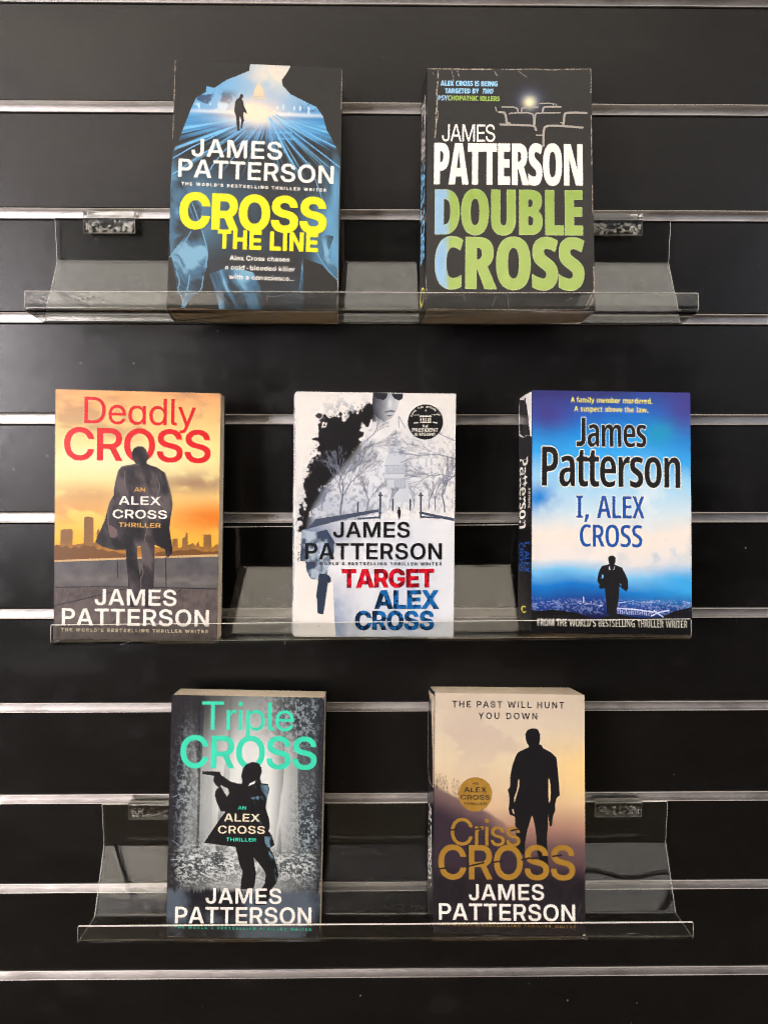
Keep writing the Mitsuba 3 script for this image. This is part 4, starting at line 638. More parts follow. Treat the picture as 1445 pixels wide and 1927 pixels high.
# print on each front cover, in mm from its lower left corner: part, words, letter style, baseline start and end, capital height, widening, ink, slant
PRINT = {
 1: [
  ('author_lettering', 'JAMES', 'G', 17.6, 141.33, 99.36, 141.02, 16.76, 1.0, None, 0),
  ('author_lettering', 'PATTERSON', 'G', 6.14, 121.58, 146.73, 119.9, 16.97, 1.0, None, 0),
  ('tagline_lettering', "THE WORLD'S BESTSELLING THRILLER WRITER", 'B', 9.5, 113.69, 140.25, 112.24, 2.94, 1.0, None, 0),
  ('title_lettering', 'CROSS', 'B', 8.44, 73.11, 141.13, 72.55, 34.11, 0.86, 'yellow', 0),
  ('title_lettering', 'THE LINE', 'B', 43.33, 55.62, 133.57, 55.14, 17.95, 0.8, 'yellow', 0),
  ('tagline_lettering', 'Alex Cross chases', 'G', 54.45, 45.29, 108.15, 45.43, 4.43, 1.0, None, 0),
  ('tagline_lettering', 'a cold-blooded killer', 'G', 50.58, 36.63, 112.94, 36.45, 4.42, 1.0, None, 0),
  ('tagline_lettering', 'with a conscience…', 'G', 54.26, 27.73, 112.75, 27.63, 4.42, 1.0, None, 0),
 ],
 2: [
  ('tagline_lettering', 'ALEX CROSS IS BEING', 'C', 12.07, 215.44, 65.1, 214.83, 5.15, 0.95, 'sky', 0),
  ('tagline_lettering', 'TARGETED BY', 'C', 16.39, 207.95, 47.81, 207.72, 5.0, 0.95, 'sky', 0),
  ('tagline_lettering', 'TWO', 'C', 50.41, 207.72, 60.41, 207.46, 5.0, 0.95, 'sky', 0.2),
  ('tagline_lettering', 'PSYCHOPATHIC KILLERS', 'C', 9.94, 201.01, 67.02, 200.12, 4.99, 0.95, 'bluegreen', 0),
  ('author_lettering', 'JAMES', 'L', 13.77, 160.77, 62.68, 160.28, 16.76, 0.78, None, 0),
  ('author_lettering', 'PATTERSON', 'C', 6.53, 118.77, 142.68, 117.94, 40.36, 0.8, None, 0),
  ('title_lettering', 'DOUBLE', 'C', 7.7, 71.04, 141.75, 70.71, 42.57, 0.92, 'bluegreen', 0),
  ('title_lettering', 'CROSS', 'C', 7.99, 19.8, 142.42, 19.16, 48.43, 1.0, 'bluegreen', 0),
 ],
 3: [
  ('title_lettering', 'Deadly', 'L', 26.83, 202.95, 129.69, 202.59, 24.63, 1, 'red', 0),
  ('title_lettering', 'CROSS', 'G', 8.48, 168.51, 143.73, 168.51, 30.38, 1.1, 'red', 0),
  ('tagline_lettering', 'AN', 'G', 73.38, 140.32, 83.56, 140.35, 3.87, 1, 'orange', 0),
  ('tagline_lettering', 'ALEX', 'G', 59.15, 127.82, 98.05, 128.01, 8.01, 1.0, None, 0),
  ('tagline_lettering', 'CROSS', 'G', 53.81, 115.06, 104.03, 115.22, 8.03, 1.0, None, 0),
  ('tagline_lettering', 'THRILLER', 'G', 59.36, 106.81, 98.13, 106.66, 4.29, 1, 'orange', 0),
  ('author_lettering', 'JAMES', 'G', 37.86, 33.08, 113.83, 33.22, 15.21, 1.0, None, 0),
  ('author_lettering', 'PATTERSON', 'G', 7.62, 13.71, 144.28, 14.04, 15.91, 1.0, None, 0),
  ('tagline_lettering', "THE WORLD'S BESTSELLING THRILLER WRITER", 'B', 7.0, 7.85, 143.76, 7.84, 3.19, 1, 'cream', 0),
 ],
 4: [
  ('roundel_print', 'THE', 'G', 118.57, 198.53, 124.06, 198.53, 2.34, 1.0, None, 0),
  ('roundel_print', 'PRESIDENT', 'G', 109.08, 194.26, 133.51, 194.33, 3.52, 0.9, None, 0),
  ('roundel_print', 'IS MISSING', 'G', 111.33, 190.4, 130.93, 190.61, 2.87, 0.9, None, 0),
  ('roundel_print', 'F', 'G', 108.73, 208.36, 109.44, 209.91, 1.69, 0.9, None, 0),
  ('roundel_print', 'R', 'G', 109.5, 210.01, 110.4, 211.45, 1.69, 0.9, None, 0),
  ('roundel_print', 'O', 'G', 110.47, 211.54, 111.56, 212.85, 1.69, 0.9, None, 0),
  ('roundel_print', 'M', 'G', 111.63, 212.94, 112.89, 214.1, 1.69, 0.9, None, 0),
  ('roundel_print', 'T', 'G', 114.46, 215.21, 115.97, 216.01, 1.69, 0.9, None, 0),
  ('roundel_print', 'H', 'G', 116.07, 216.06, 117.67, 216.65, 1.69, 0.9, None, 0),
  ('roundel_print', 'E', 'G', 117.78, 216.68, 119.43, 217.06, 1.69, 0.9, None, 0),
  ('roundel_print', 'A', 'G', 121.35, 217.24, 123.04, 217.17, 1.69, 0.9, None, 0),
  ('roundel_print', 'U', 'G', 123.15, 217.16, 124.82, 216.86, 1.69, 0.9, None, 0),
  ('roundel_print', 'T', 'G', 124.92, 216.84, 126.53, 216.32, 1.69, 0.9, None, 0),
  ('roundel_print', 'H', 'G', 126.64, 216.28, 128.16, 215.56, 1.69, 0.9, None, 0),
  ('roundel_print', 'O', 'G', 128.26, 215.51, 129.67, 214.59, 1.69, 0.9, None, 0),
  ('roundel_print', 'R', 'G', 129.76, 214.53, 131.03, 213.43, 1.69, 0.9, None, 0),
  ('roundel_print', 'O', 'G', 132.29, 212.0, 133.22, 210.6, 1.69, 0.9, None, 0),
  ('roundel_print', 'F', 'G', 133.28, 210.51, 134.01, 208.99, 1.69, 0.9, None, 0),
  ('author_lettering', 'JAMES', 'G', 35.72, 93.81, 107.88, 94.29, 14.67, 1.0, None, 0),
  ('author_lettering', 'PATTERSON', 'G', 9.58, 72.91, 138.28, 73.82, 15.33, 1.0, None, 0),
  ('tagline_lettering', "THE WORLD'S BESTSELLING THRILLER WRITER", 'B', 9.59, 67.53, 138.34, 68.14, 2.89, 1.0, None, 0),
  ('title_lettering', 'TARGET', 'B', 44.1, 46.35, 131.27, 47.36, 17.65, 0.98, 'crimson', 0),
  ('subtitle_lettering', 'ALEX', 'B', 74.9, 26.57, 136.34, 26.99, 17.72, 0.98, 'marine', 0),
  ('subtitle_lettering', 'CROSS', 'B', 56.94, 6.6, 131.63, 7.1, 18.01, 0.98, 'marine', 0),
 ],
 5: [
  ('tagline_lettering', 'A family member murdered.', 'M', 37.3, 221.82, 116.09, 221.43, 5.13, 1.05, 'lemon', 0),
  ('tagline_lettering', 'A suspect above the law.', 'M', 40.64, 213.1, 112.08, 212.77, 5.13, 1.05, 'lemon', 0),
  ('author_lettering', 'James', 'M', 42.78, 178.96, 109.95, 179.36, 27.96, 1.0, None, 0),
  ('author_lettering', 'Patterson', 'M', 9.61, 140.57, 142.29, 140.36, 37.79, 1.0, None, 0),
  ('title_lettering', 'I, ALEX', 'N', 42.41, 110.04, 107.95, 110.21, 21.3, 1.02, 'royal', 0),
  ('title_lettering', 'CROSS', 'N', 45.98, 82.64, 105.61, 82.78, 20.95, 1.02, 'royal', 0),
  ('tagline_lettering', "FROM THE WORLD'S BESTSELLING THRILLER WRITER", 'M', 5.88, 6.7, 147.68, 7.09, 6.83, 0.8, None, 0),
 ],
 6: [
  ('title_lettering', 'Triple', 'L', 30.05, 201.36, 120.51, 201.64, 27.85, 1, 'mint', 0),
  ('title_lettering', 'CROSS', 'G', 10.03, 163.95, 143.62, 164.33, 31.73, 1.1, 'mint', 0),
  ('tagline_lettering', 'AN', 'G', 67.59, 124.3, 75.43, 124.3, 3.49, 1, 'mint', 0),
  ('tagline_lettering', 'ALEX', 'G', 54.09, 112.52, 89.22, 112.62, 7.64, 1, 'cream', 0),
  ('tagline_lettering', 'CROSS', 'G', 48.59, 100.65, 94.47, 100.94, 7.62, 1, 'cream', 0),
  ('tagline_lettering', 'THRILLER', 'G', 56.6, 93.19, 86.27, 93.31, 3.47, 1, 'mint', 0),
  ('author_lettering', 'JAMES', 'G', 38.28, 32.5, 112.29, 33.27, 14.92, 1.0, None, 0),
  ('author_lettering', 'PATTERSON', 'G', 8.71, 12.63, 141.85, 14.04, 16.19, 1.0, None, 0),
  ('tagline_lettering', "THE WORLD'S BESTSELLING THRILLER WRITER", 'B', 8.58, 8.03, 141.96, 8.0, 2.63, 1, 'mint', 0),
 ],
 7: [
  ('tagline_lettering', 'THE PAST WILL HUNT', 'G', 17.62, 220.25, 128.84, 220.6, 6.37, 0.95, 'dusk', 0),
  ('tagline_lettering', 'YOU DOWN', 'G', 43.72, 209.06, 102.22, 209.33, 6.34, 0.95, 'dusk', 0),
  ('disc_lettering', 'AN', 'G', 38.05, 144.34, 43.7, 144.32, 2.44, 1.0, None, 0),
  ('disc_lettering', 'ALEX', 'G', 29.69, 136.86, 52.25, 137.06, 4.87, 1.0, None, 0),
  ('disc_lettering', 'CROSS', 'G', 26.43, 129.49, 55.56, 129.85, 4.73, 1.0, None, 0),
  ('disc_lettering', 'THRILLER', 'G', 29.62, 124.43, 52.42, 124.66, 2.43, 1.0, None, 0),
  ('title_lettering', 'Criss', 'L', 16.85, 85.23, 85.46, 85.32, 26.12, 1, 'gold', 0),
  ('title_lettering', 'CROSS', 'G', 4.82, 51.83, 139.53, 53.71, 33.24, 1.1, 'gold', 0),
  ('author_lettering', 'JAMES', 'G', 35.06, 32.21, 108.92, 33.75, 15.4, 1.0, None, 0),
  ('author_lettering', 'PATTERSON', 'G', 5.59, 12.61, 139.16, 13.92, 16.14, 1.0, None, 0),
  ('tagline_lettering', "THE WORLD'S BESTSELLING THRILLER WRITER", 'B', 5.91, 7.39, 139.78, 8.1, 2.75, 1, 'gold', 0),
 ],
}
# printed shapes, in tenths of a mm: rings of polygons, or [stroke width in mm, x, y, ...]
SHAPES = {
 1: {
  'torso_picture': [[[685,2325,1061,2334,1032,2268,975,2175,985,2124,1057,2045,1177,1987,1298,1932,1360,1845,1396,1716,1458,1609,1500,1514,1525,1439,1523,1226,1519,951,1520,745,1525,287,1439,367,1371,440,1203,491,1214,3,865,-5,814,199,461,-7,418,179,363,318,332,297,304,157,229,122,163,-5,132,2,145,79,88,123,89,186,64,292,54,332,18,490,-2,768,1,1035,-3,1261,11,1449,64,1585,111,1722,158,1865,203,1975,288,2030,292,2088,362,2072,469,2153,559,2195,676,2253]]],
  'coat_fold': [[[6,1188,88,1171,161,1040,177,907,264,723,330,604,353,485,335,337,225,295,72,339,21,490,66,558,182,707,52,637,7,583,1,769,3,1035]],[[66,335,193,308,331,324,304,161,234,125,157,-5,134,4,166,121,83,180]],[[1233,734,1365,724,1471,709,1478,668,1429,510,1522,396,1523,289,1385,427,1350,522,1321,616,1300,684]],[[366,318,514,381,630,377,759,346,820,226,865,-2,467,-5,420,179]],[[1199,484,1215,4,1151,3,1183,314]],[[174,1027,225,1003,284,924,268,817,302,724,291,657,230,802,189,908]]],
  'coat_edge': [[0.53,174,1027,248,843,330,604,353,485,324,377],[0.53,73,332,113,240,87,160,148,81,134,2],[0.53,193,301,183,188,132,2],[0.53,9,463,105,545,195,708],[0.53,1329,548,1398,427,1523,293],[0.53,1479,689,1416,496],[0.53,333,484,343,378],[0.53,229,122,304,164,313,297],[0.53,990,1560,1018,1479],[0.53,1244,1393,1357,1082,1406,961]],
  'light_streak': [[0.47,648,1707,308,1462,11,1235],[0.47,596,1732,217,1525,13,1389],[0.47,866,1814,990,1560,1181,1240],[0.47,905,1829,1173,1623,1521,1363],[0.47,931,1844,1224,1680,1480,1555],[0.47,880,1801,1069,1564,1258,1353],[0.47,662,1681,424,1427,314,1234],[0.47,950,1613,1120,1614],[0.47,909,1666,1079,1674]],
  'dome': [[[757,2128,764,2166,771,2129,797,2099,812,2067,815,2036,819,2009,719,2006,720,2035,727,2068,742,2100]],[[712,1999,825,2003,826,1986,713,1983]]],
  'man_figure': [[[597,2004,604,2023,617,2025,628,2011,626,1992,613,1980,629,1951,639,1904,660,1868,668,1831,653,1844,638,1854,632,1836,636,1795,644,1775,634,1748,625,1717,633,1690,612,1695,614,1733,617,1774,604,1814,597,1773,604,1732,600,1705,608,1676,582,1669,578,1711,572,1765,568,1812,550,1852,553,1906,558,1954,574,1978,592,1984]]],
  'scuff': [[0.53,2,2315,5,2106,4,1931],[0.4,4,1931,4,1569],[0.4,1527,2315,1528,1916],[0.53,1518,403,1522,211,1521,14],[0.4,659,2331,998,2328]],
 },
 2: {
  'seat_outline': [[1.02,676,1773,870,1768,980,1763,997,1746,1003,1719],[1.02,1070,1565,1072,1675,1075,1730,1088,1753,1129,1764,1285,1758,1433,1744],[1.02,664,1896,719,1891,728,1840,736,1787,759,1786],[0.68,757,1878,793,1888,975,1891,985,1826,982,1757],[0.68,991,1754,998,1874,1013,1887,1227,1891],[1.02,1256,1771,1266,1875,1281,1889,1364,1892,1470,1888],[0.68,690,1947,830,1945,840,1895],[0.68,873,1898,874,1943,1024,1945],[0.85,1065,1892,1072,1940,1089,1949,1234,1948],[0.51,1040,1981,1167,1984,1170,1958],[0.51,1189,1978,1196,1958],[0.51,631,1943,640,1906],[0.68,1006,1668,1064,1668],[0.68,1230,1792,1256,1792],[0.68,728,1791,757,1791]],
  'scuff': [[0.66,98,2317,99,2255,97,2192,87,2074,91,1963,78,1866,84,1784,72,1632],[0.39,91,1963,101,1866,81,1756],[0.39,221,2318,232,2269,243,2213],[0.39,280,2311,284,2276,295,2238],[0.39,507,2318,509,2290],[0.39,620,2304,636,2272,654,2242],[0.26,840,2309,879,2273,922,2242],[0.66,0,2324,221,2323,391,2318,612,2320],[0.52,684,2320,821,2317,1003,2323,1146,2312,1303,2321,1514,2324],[0.66,1517,2321,1518,2215,1513,2090],[0.52,1511,1868,1510,1593,1510,1374],[0.39,1512,1184,1511,913],[0.66,1511,404,1514,271,1513,192],[0.79,1517,192,1512,112,1484,59,1448,17,1413,7],[0.66,1511,192,1478,125,1433,33],[0.52,1505,125,1464,53],[0.66,9,4,357,1,736,3,1116,7,1407,9],[0.39,3,324,1,244,7,178,2,86],[0.26,82,777,87,697],[0.26,70,1564,68,1318,77,1237],[0.26,635,125,591,33],[0.26,1256,86,1307,112],[0.26,39,2296,59,2268]],
 },
 3: {
  'skyline': [[[-1,875,55,889,58,1028,93,1038,159,1039,171,1020,167,890,271,908,273,1151,307,1160,360,1151,362,914,387,925,392,1023,412,1053,415,925,653,876,935,885,1090,880,1094,966,1140,969,1144,881,1183,888,1184,973,1211,987,1216,1026,1232,1024,1237,908,1283,929,1309,903,1334,949,1346,896,1380,897,1382,1009,1451,1013,1458,884,1501,924,1546,899,1548,813,-1,738]]],
  'tree_line': [[[-1,875,24,895,68,869,112,883,150,855,188,877,233,865,271,898,322,879,366,886,398,853,436,858,487,835,551,842,602,823,660,817,661,771,-1,736]],[[936,831,1000,847,1091,844,1148,861,1220,858,1297,876,1362,854,1453,851,1549,866,1550,817,937,789]]],
  'parapet': [[[-3,744,399,768,911,797,1550,830,1551,809,911,779,399,750,-2,728]]],
  'wall_joint': [[0.51,584,744,589,593],[0.51,1031,788,1039,510],[0.51,-1,490,529,506,1044,503,1540,500],[0.51,-1,316,248,379,491,440,657,487],[0.51,956,363,1085,424,1175,484],[0.51,532,148,608,228]],
  'walking_man': [[[714,1720,708,1762,724,1805,767,1827,814,1822,842,1792,850,1752,864,1746,866,1718,851,1700,842,1674,858,1659,937,1635,1008,1588,1034,1518,1061,1441,1085,1325,1090,1273,1070,1142,1061,1064,1082,946,1097,841,1065,801,1044,784,1029,827,1026,864,928,908,928,760,924,615,920,483,919,403,898,312,847,309,836,402,807,482,809,535,789,455,777,376,775,316,675,319,666,348,686,428,688,508,682,613,667,745,662,857,551,851,436,886,378,925,422,1030,466,1134,488,1225,509,1303,546,1365,548,1432,570,1523,588,1600,616,1636,748,1664,727,1685],[766,887,796,893,811,786,815,707,795,614,777,706,767,772]]],
  'hand': [[[508,1085,549,1068,581,1038,583,986,550,963,514,976,498,1031]]],
  'coat_highlight': [[0.51,497,1225,492,1134,503,1057],[0.51,588,1594,564,1497,556,1432],[0.51,613,1626,695,1647,771,1655],[0.51,856,1061,832,943],[0.51,954,1361,1040,1194],[0.51,1014,1582,1068,1402,1085,1299],[0.51,821,772,812,693,829,641,800,588,806,508],[0.51,645,1588,647,1447],[0.51,938,1529,978,1452,941,1361]],
 },
 4: {
  'pale_coat': [[[63,1006,412,1094,803,1121,1498,1107,1503,3,391,-2,374,172,360,476,352,541,317,560,297,606,128,709,50,714]]],
  'dome': [[[931,1953,941,1951,945,1888,965,1850,958,1797,1007,1759,1041,1695,1050,1630,1051,1551,1062,1499,1070,1277,906,1273,827,1494,837,1547,832,1625,845,1691,877,1756,916,1796,909,1848,926,1888]]],
  'dome_column': [[0.51,852,1610,852,1554],[0.51,868,1610,868,1554],[0.51,883,1610,884,1554],[0.51,899,1611,899,1555],[0.51,915,1611,915,1555],[0.51,930,1611,931,1555],[0.51,946,1612,946,1556],[0.51,962,1612,962,1556],[0.51,977,1613,978,1556],[0.51,993,1613,993,1557],[0.51,1008,1613,1009,1557],[0.51,1024,1614,1025,1557],[0.51,1040,1614,1040,1558],[0.51,931,1486,932,1405],[0.51,945,1486,946,1405],[0.51,960,1487,960,1406],[0.51,974,1487,975,1406],[0.51,988,1487,989,1406],[0.51,1003,1488,1003,1406],[0.51,1017,1488,1018,1407],[0.51,1032,1488,1032,1407],[0.51,832,1621,1050,1626],[0.51,829,1544,1055,1549],[0.51,846,1495,1068,1497],[0.51,960,2084,967,1980],[0.51,966,2084,1025,1981],[0.51,877,1750,1014,1753]],
  'parapet': [[[82,1006,425,1104,783,1185,783,1208,594,1178,425,1149,186,1109,166,1076]],[[1182,1167,1300,1143,1498,1101,1498,1130,1300,1166,1188,1190]]],
  'lamp_post': [[0.77,796,1365,796,1258,792,1124],[0.77,1178,1368,1179,1266,1180,1132],[0.77,781,1339,812,1340],[0.77,1162,1341,1194,1342],[0.77,784,1173,805,1173],[0.77,1169,1180,1192,1181],[0.77,914,1300,915,1201],[0.77,1079,1300,1079,1205],[0.77,587,1267,584,1182],[0.77,783,1133,594,1117],[0.77,1182,1141,1366,1131]],
  'man_figure': [[[965,1225,975,1233,983,1222,981,1209,991,1199,993,1177,988,1157,981,1124,968,1122,965,1156,957,1176,959,1198,967,1209]]],
  'splatter': [[[370,2101,368,2098,367,2101,368,2104]],[[50,938,46,936,43,938,46,942]],[[23,835,22,830,18,830,15,835,19,839,22,839]],[[443,2113,441,2109,438,2112,436,2115,441,2117]],[[243,1983,239,1979,235,1982,239,1986]],[[76,901,67,893,60,895,61,906,69,912]],[[78,1189,73,1184,67,1188,73,1193]],[[550,2111,545,2107,538,2111,545,2115]],[[34,729,31,726,28,729,31,730]],[[59,915,56,911,52,913,52,917,56,918]],[[456,2117,452,2112,448,2117,452,2123]],[[114,1380,106,1374,97,1369,91,1379,98,1390,108,1390]],[[141,1657,138,1654,135,1656,134,1658,138,1660]],[[626,2201,625,2200,622,2200,622,2201,623,2203,625,2203]],[[376,2165,376,2163,373,2164,373,2165,373,2167,375,2166]],[[230,1959,226,1955,219,1954,219,1958,221,1964,227,1963]],[[602,2203,600,2200,597,2201,597,2204,600,2205]],[[217,1948,216,1945,214,1945,214,1947,214,1949,216,1949]],[[626,2147,619,2141,615,2146,619,2153]],[[218,2036,215,2033,212,2034,213,2037,215,2039]],[[474,2123,470,2118,464,2120,466,2125,471,2127]],[[158,1665,150,1660,143,1665,150,1673]],[[67,1121,62,1115,55,1114,51,1120,56,1125,61,1127]],[[168,1634,161,1625,155,1630,156,1636,161,1641]],[[73,1471,70,1468,68,1471,70,1474]],[[128,1760,125,1758,123,1758,123,1762,125,1762]],[[53,749,51,746,47,749,51,753]],[[476,2141,474,2139,471,2140,471,2143,473,2144]],[[177,1752,171,1746,165,1749,161,1755,172,1758]],[[66,1039,63,1037,61,1039,63,1042]],[[36,714,32,709,24,708,24,720,32,721]],[[336,2099,334,2095,331,2096,331,2100,334,2101]],[[469,2138,467,2133,462,2133,462,2137,462,2141,467,2143]],[[120,1446,111,1438,106,1445,111,1451]],[[24,730,21,725,18,730,21,734]],[[175,1857,173,1855,170,1857,173,1859]],[[72,1146,71,1145,68,1145,67,1147,71,1148]],[[34,779,31,775,26,776,25,779,27,785,31,784]],[[105,1364,94,1354,85,1363,94,1373]],[[83,1186,74,1181,67,1182,62,1192,74,1192]],[[44,790,38,784,31,790,38,799]],[[462,2131,461,2128,458,2129,457,2133,460,2133]],[[55,726,52,724,49,722,47,726,49,729,52,729]],[[546,2118,544,2116,542,2117,541,2118,542,2121,544,2120]],[[684,2197,683,2195,681,2194,679,2197,681,2199,684,2200]],[[31,776,28,774,24,775,24,777,28,778]],[[513,2120,506,2111,500,2113,497,2119,502,2126,509,2124]],[[193,1776,190,1771,187,1772,184,1776,186,1778,191,1780]],[[56,1043,49,1035,42,1043,49,1047]],[[173,1677,167,1672,161,1676,167,1680]],[[210,1992,208,1990,206,1991,205,1992,206,1994,209,1993]],[[157,1969,154,1966,151,1967,152,1970,154,1971]],[[30,769,28,767,26,768,28,771]],[[238,2020,236,2019,235,2020,236,2023]],[[108,1599,106,1596,103,1599,106,1601]],[[658,2178,654,2172,650,2178,654,2181]],[[222,1958,221,1953,217,1955,213,1958,215,1961,220,1961]],[[170,1857,168,1854,166,1855,165,1859,168,1860]],[[155,1865,152,1863,149,1865,152,1868]],[[104,1336,102,1329,97,1328,95,1335,95,1341,102,1340]],[[536,2131,534,2127,530,2129,530,2133,533,2135]],[[94,1453,88,1446,83,1452,88,1456]],[[546,2140,543,2137,540,2138,539,2142,543,2142]],[[72,1014,72,1012,70,1011,68,1014,69,1016,71,1017]],[[32,796,30,790,24,793,26,798,30,800]],[[616,2198,613,2193,609,2193,607,2198,609,2201,612,2202]],[[132,1647,131,1645,128,1644,127,1647,128,1651,131,1650]],[[463,2108,454,2099,446,2108,454,2116]],[[630,2152,624,2148,616,2152,623,2158]],[[157,1655,154,1651,149,1655,154,1658]],[[40,735,34,729,25,732,27,740,34,741]],[[79,1166,76,1162,72,1161,69,1166,70,1170,76,1171]],[[198,1809,196,1807,193,1808,193,1811,196,1811]],[[141,1791,139,1788,136,1789,136,1793,140,1795]],[[141,1651,136,1645,130,1651,136,1658]],[[189,1929,187,1927,184,1928,185,1931,188,1931]],[[241,2034,239,2031,237,2032,236,2035,239,2036]],[[31,730,26,722,21,730,26,738]],[[622,2168,619,2162,612,2165,611,2172,619,2173]],[[108,1558,107,1556,104,1556,103,1558,105,1560,107,1559]],[[255,1972,252,1968,246,1966,244,1971,247,1976,252,1975]],[[27,1060,25,1058,23,1057,21,1060,23,1063,25,1063]],[[186,1912,186,1910,182,1908,179,1912,181,1914,185,1915]],[[23,1157,21,1155,19,1155,18,1157,19,1159,22,1159]],[[561,2138,552,2129,544,2137,552,2143]],[[58,1233,51,1229,45,1233,51,1238]],[[64,1363,61,1359,56,1363,61,1367]],[[620,2182,617,2176,613,2179,611,2184,618,2186]],[[101,1407,98,1400,92,1401,88,1407,92,1411,99,1412]],[[342,2066,339,2058,332,2060,328,2065,330,2071,338,2072]],[[71,1337,70,1333,68,1334,67,1336,67,1338,70,1339]],[[193,1834,190,1831,187,1834,190,1836]],[[484,2144,484,2141,481,2141,479,2143,482,2145,484,2146]],[[228,1916,225,1913,219,1910,218,1916,220,1920,226,1920]],[[542,2112,536,2109,532,2112,536,2117]],[[95,1450,95,1447,92,1446,91,1450,91,1452,95,1453]],[[666,2216,659,2211,654,2216,659,2220]],[[42,902,40,901,38,902,40,904]],[[64,1209,59,1201,54,1204,49,1208,52,1213,60,1215]],[[66,1331,65,1328,61,1330,61,1332,65,1334]],[[55,867,52,862,47,864,46,871,52,871]],[[534,2160,533,2157,532,2157,531,2160,532,2162,534,2163]],[[58,1294,56,1291,52,1291,52,1296,57,1298]],[[60,1193,56,1186,50,1189,48,1197,56,1200]],[[50,748,45,740,39,747,45,754]],[[48,1327,47,1324,44,1326,45,1329,47,1330]],[[61,1090,59,1085,53,1085,50,1090,53,1094,59,1096]],[[50,1113,47,1110,43,1109,39,1112,43,1116,48,1116]],[[69,1265,62,1259,56,1265,61,1269]],[[214,1930,211,1928,210,1930,211,1932]],[[38,769,34,763,26,769,34,777]],[[137,1509,130,1505,125,1504,120,1509,125,1515,130,1513]],[[277,1992,268,1986,255,1986,254,1997,269,2004]],[[388,2084,379,2076,368,2083,379,2092]],[[62,775,50,764,43,775,50,785]],[[78,1107,71,1102,63,1101,63,1110,71,1112]],[[45,869,42,865,37,867,39,872,42,873]],[[161,1682,155,1676,149,1677,146,1684,155,1688]],[[582,2166,580,2160,574,2162,573,2166,576,2171,581,2171]],[[77,1173,74,1168,68,1166,66,1172,66,1177,75,1178]],[[36,748,33,743,30,748,33,753]],[[270,2015,268,2010,261,2009,258,2015,262,2021,267,2021]],[[160,1755,157,1752,153,1754,157,1758]],[[331,2080,322,2071,313,2080,322,2086]],[[498,2160,496,2157,491,2157,492,2162,496,2162]],[[238,2019,234,2015,230,2015,228,2018,231,2022,234,2021]],[[508,2120,506,2117,504,2117,501,2120,504,2122,506,2121]],[[68,985,66,982,64,983,62,985,64,986,67,987]],[[54,1335,52,1332,49,1333,48,1337,52,1337]],[[233,1990,228,1987,223,1990,228,1993]],[[262,2003,258,1999,256,2003,258,2007]],[[33,851,31,847,26,849,26,854,30,855]],[[195,1807,193,1802,186,1798,184,1807,186,1815,193,1811]],[[301,2097,298,2093,292,2096,298,2101]],[[140,1642,134,1638,130,1642,134,1647]],[[196,1934,194,1931,191,1932,191,1934,192,1936,194,1935]],[[39,981,36,977,32,981,36,986]],[[279,2032,279,2029,275,2029,275,2032,276,2035,279,2035]],[[634,2158,629,2151,621,2154,624,2160,629,2163]],[[653,2170,649,2160,639,2167,641,2175,649,2174]],[[66,1207,63,1203,59,1204,59,1208,63,1210]],[[395,2133,392,2132,390,2133,392,2135]],[[145,1637,138,1629,129,1636,138,1643]],[[180,2088,205,2110,241,2102,244,2079,222,2055,192,2062]],[[389,2093,409,2128,434,2107,424,2077]]],
  'face': [[[718,2308,1014,2303,999,2243,965,2227,950,2161,917,2096,888,2062,823,2044,778,2056,739,2085,722,2136,712,2207]]],
  'sunglasses': [[[721,2306,854,2304,851,2263,816,2238,757,2250,729,2272]],[[893,2303,1001,2300,996,2256,965,2237,923,2252,900,2277]]],
  'lip_shadow': [[[829,2132,888,2147,929,2138,920,2122,875,2128,836,2117]],[[842,2096,901,2100,888,2085,856,2084]]],
  'sleeve': [[[60,1003,205,988,296,1013,368,896,362,791,316,699,310,646,297,567,206,539,148,545,105,629,100,708,48,714]]],
  'pistol': [[[226,599,291,596,330,567,339,528,324,508,308,514,298,435,283,316,267,208,215,223,210,355,200,381,212,473]]],
  'roundel': [[[1380,2041,1379,2019,1375,1998,1368,1977,1358,1958,1347,1939,1332,1923,1316,1908,1298,1895,1279,1885,1258,1878,1237,1873,1215,1871,1194,1872,1172,1876,1152,1882,1132,1891,1114,1903,1098,1917,1083,1933,1071,1951,1062,1970,1054,1990,1050,2011,1048,2033,1050,2054,1054,2076,1061,2096,1070,2116,1082,2134,1096,2151,1112,2165,1130,2178,1149,2188,1170,2195,1191,2200,1213,2202,1234,2201,1256,2197,1276,2191,1296,2182,1314,2170,1330,2157,1345,2141,1357,2123,1367,2104,1374,2084,1378,2062]]],
  'roundel_print': [[[1161,2095,1268,2098,1274,2085,1156,2082]],[[1167,2073,1177,2074,1177,2037,1167,2037]],[[1190,2074,1201,2074,1201,2038,1191,2037]],[[1214,2075,1224,2075,1224,2038,1214,2038]],[[1237,2075,1248,2075,1248,2039,1238,2039]],[[1258,2076,1266,2076,1266,2039,1258,2039]],[[1164,2034,1272,2037,1272,2029,1165,2026]],[[1103,2028,1142,2036,1149,2025,1103,2020]],[[1285,2040,1329,2033,1329,2025,1285,2028]],[[1096,2103,1159,2104,1159,2100,1096,2099]],[[1271,2107,1331,2106,1331,2102,1271,2103]],[[1213,2155,1217,2155,1217,2129,1213,2129]]],
 },
 5: {
  'hill': [[[-1,217,89,206,194,221,326,210,431,193,536,162,615,144,720,166,798,194,916,170,1021,159,1191,163,1282,191,1374,232,1452,247,1522,268,1524,0,-3,-1]]],
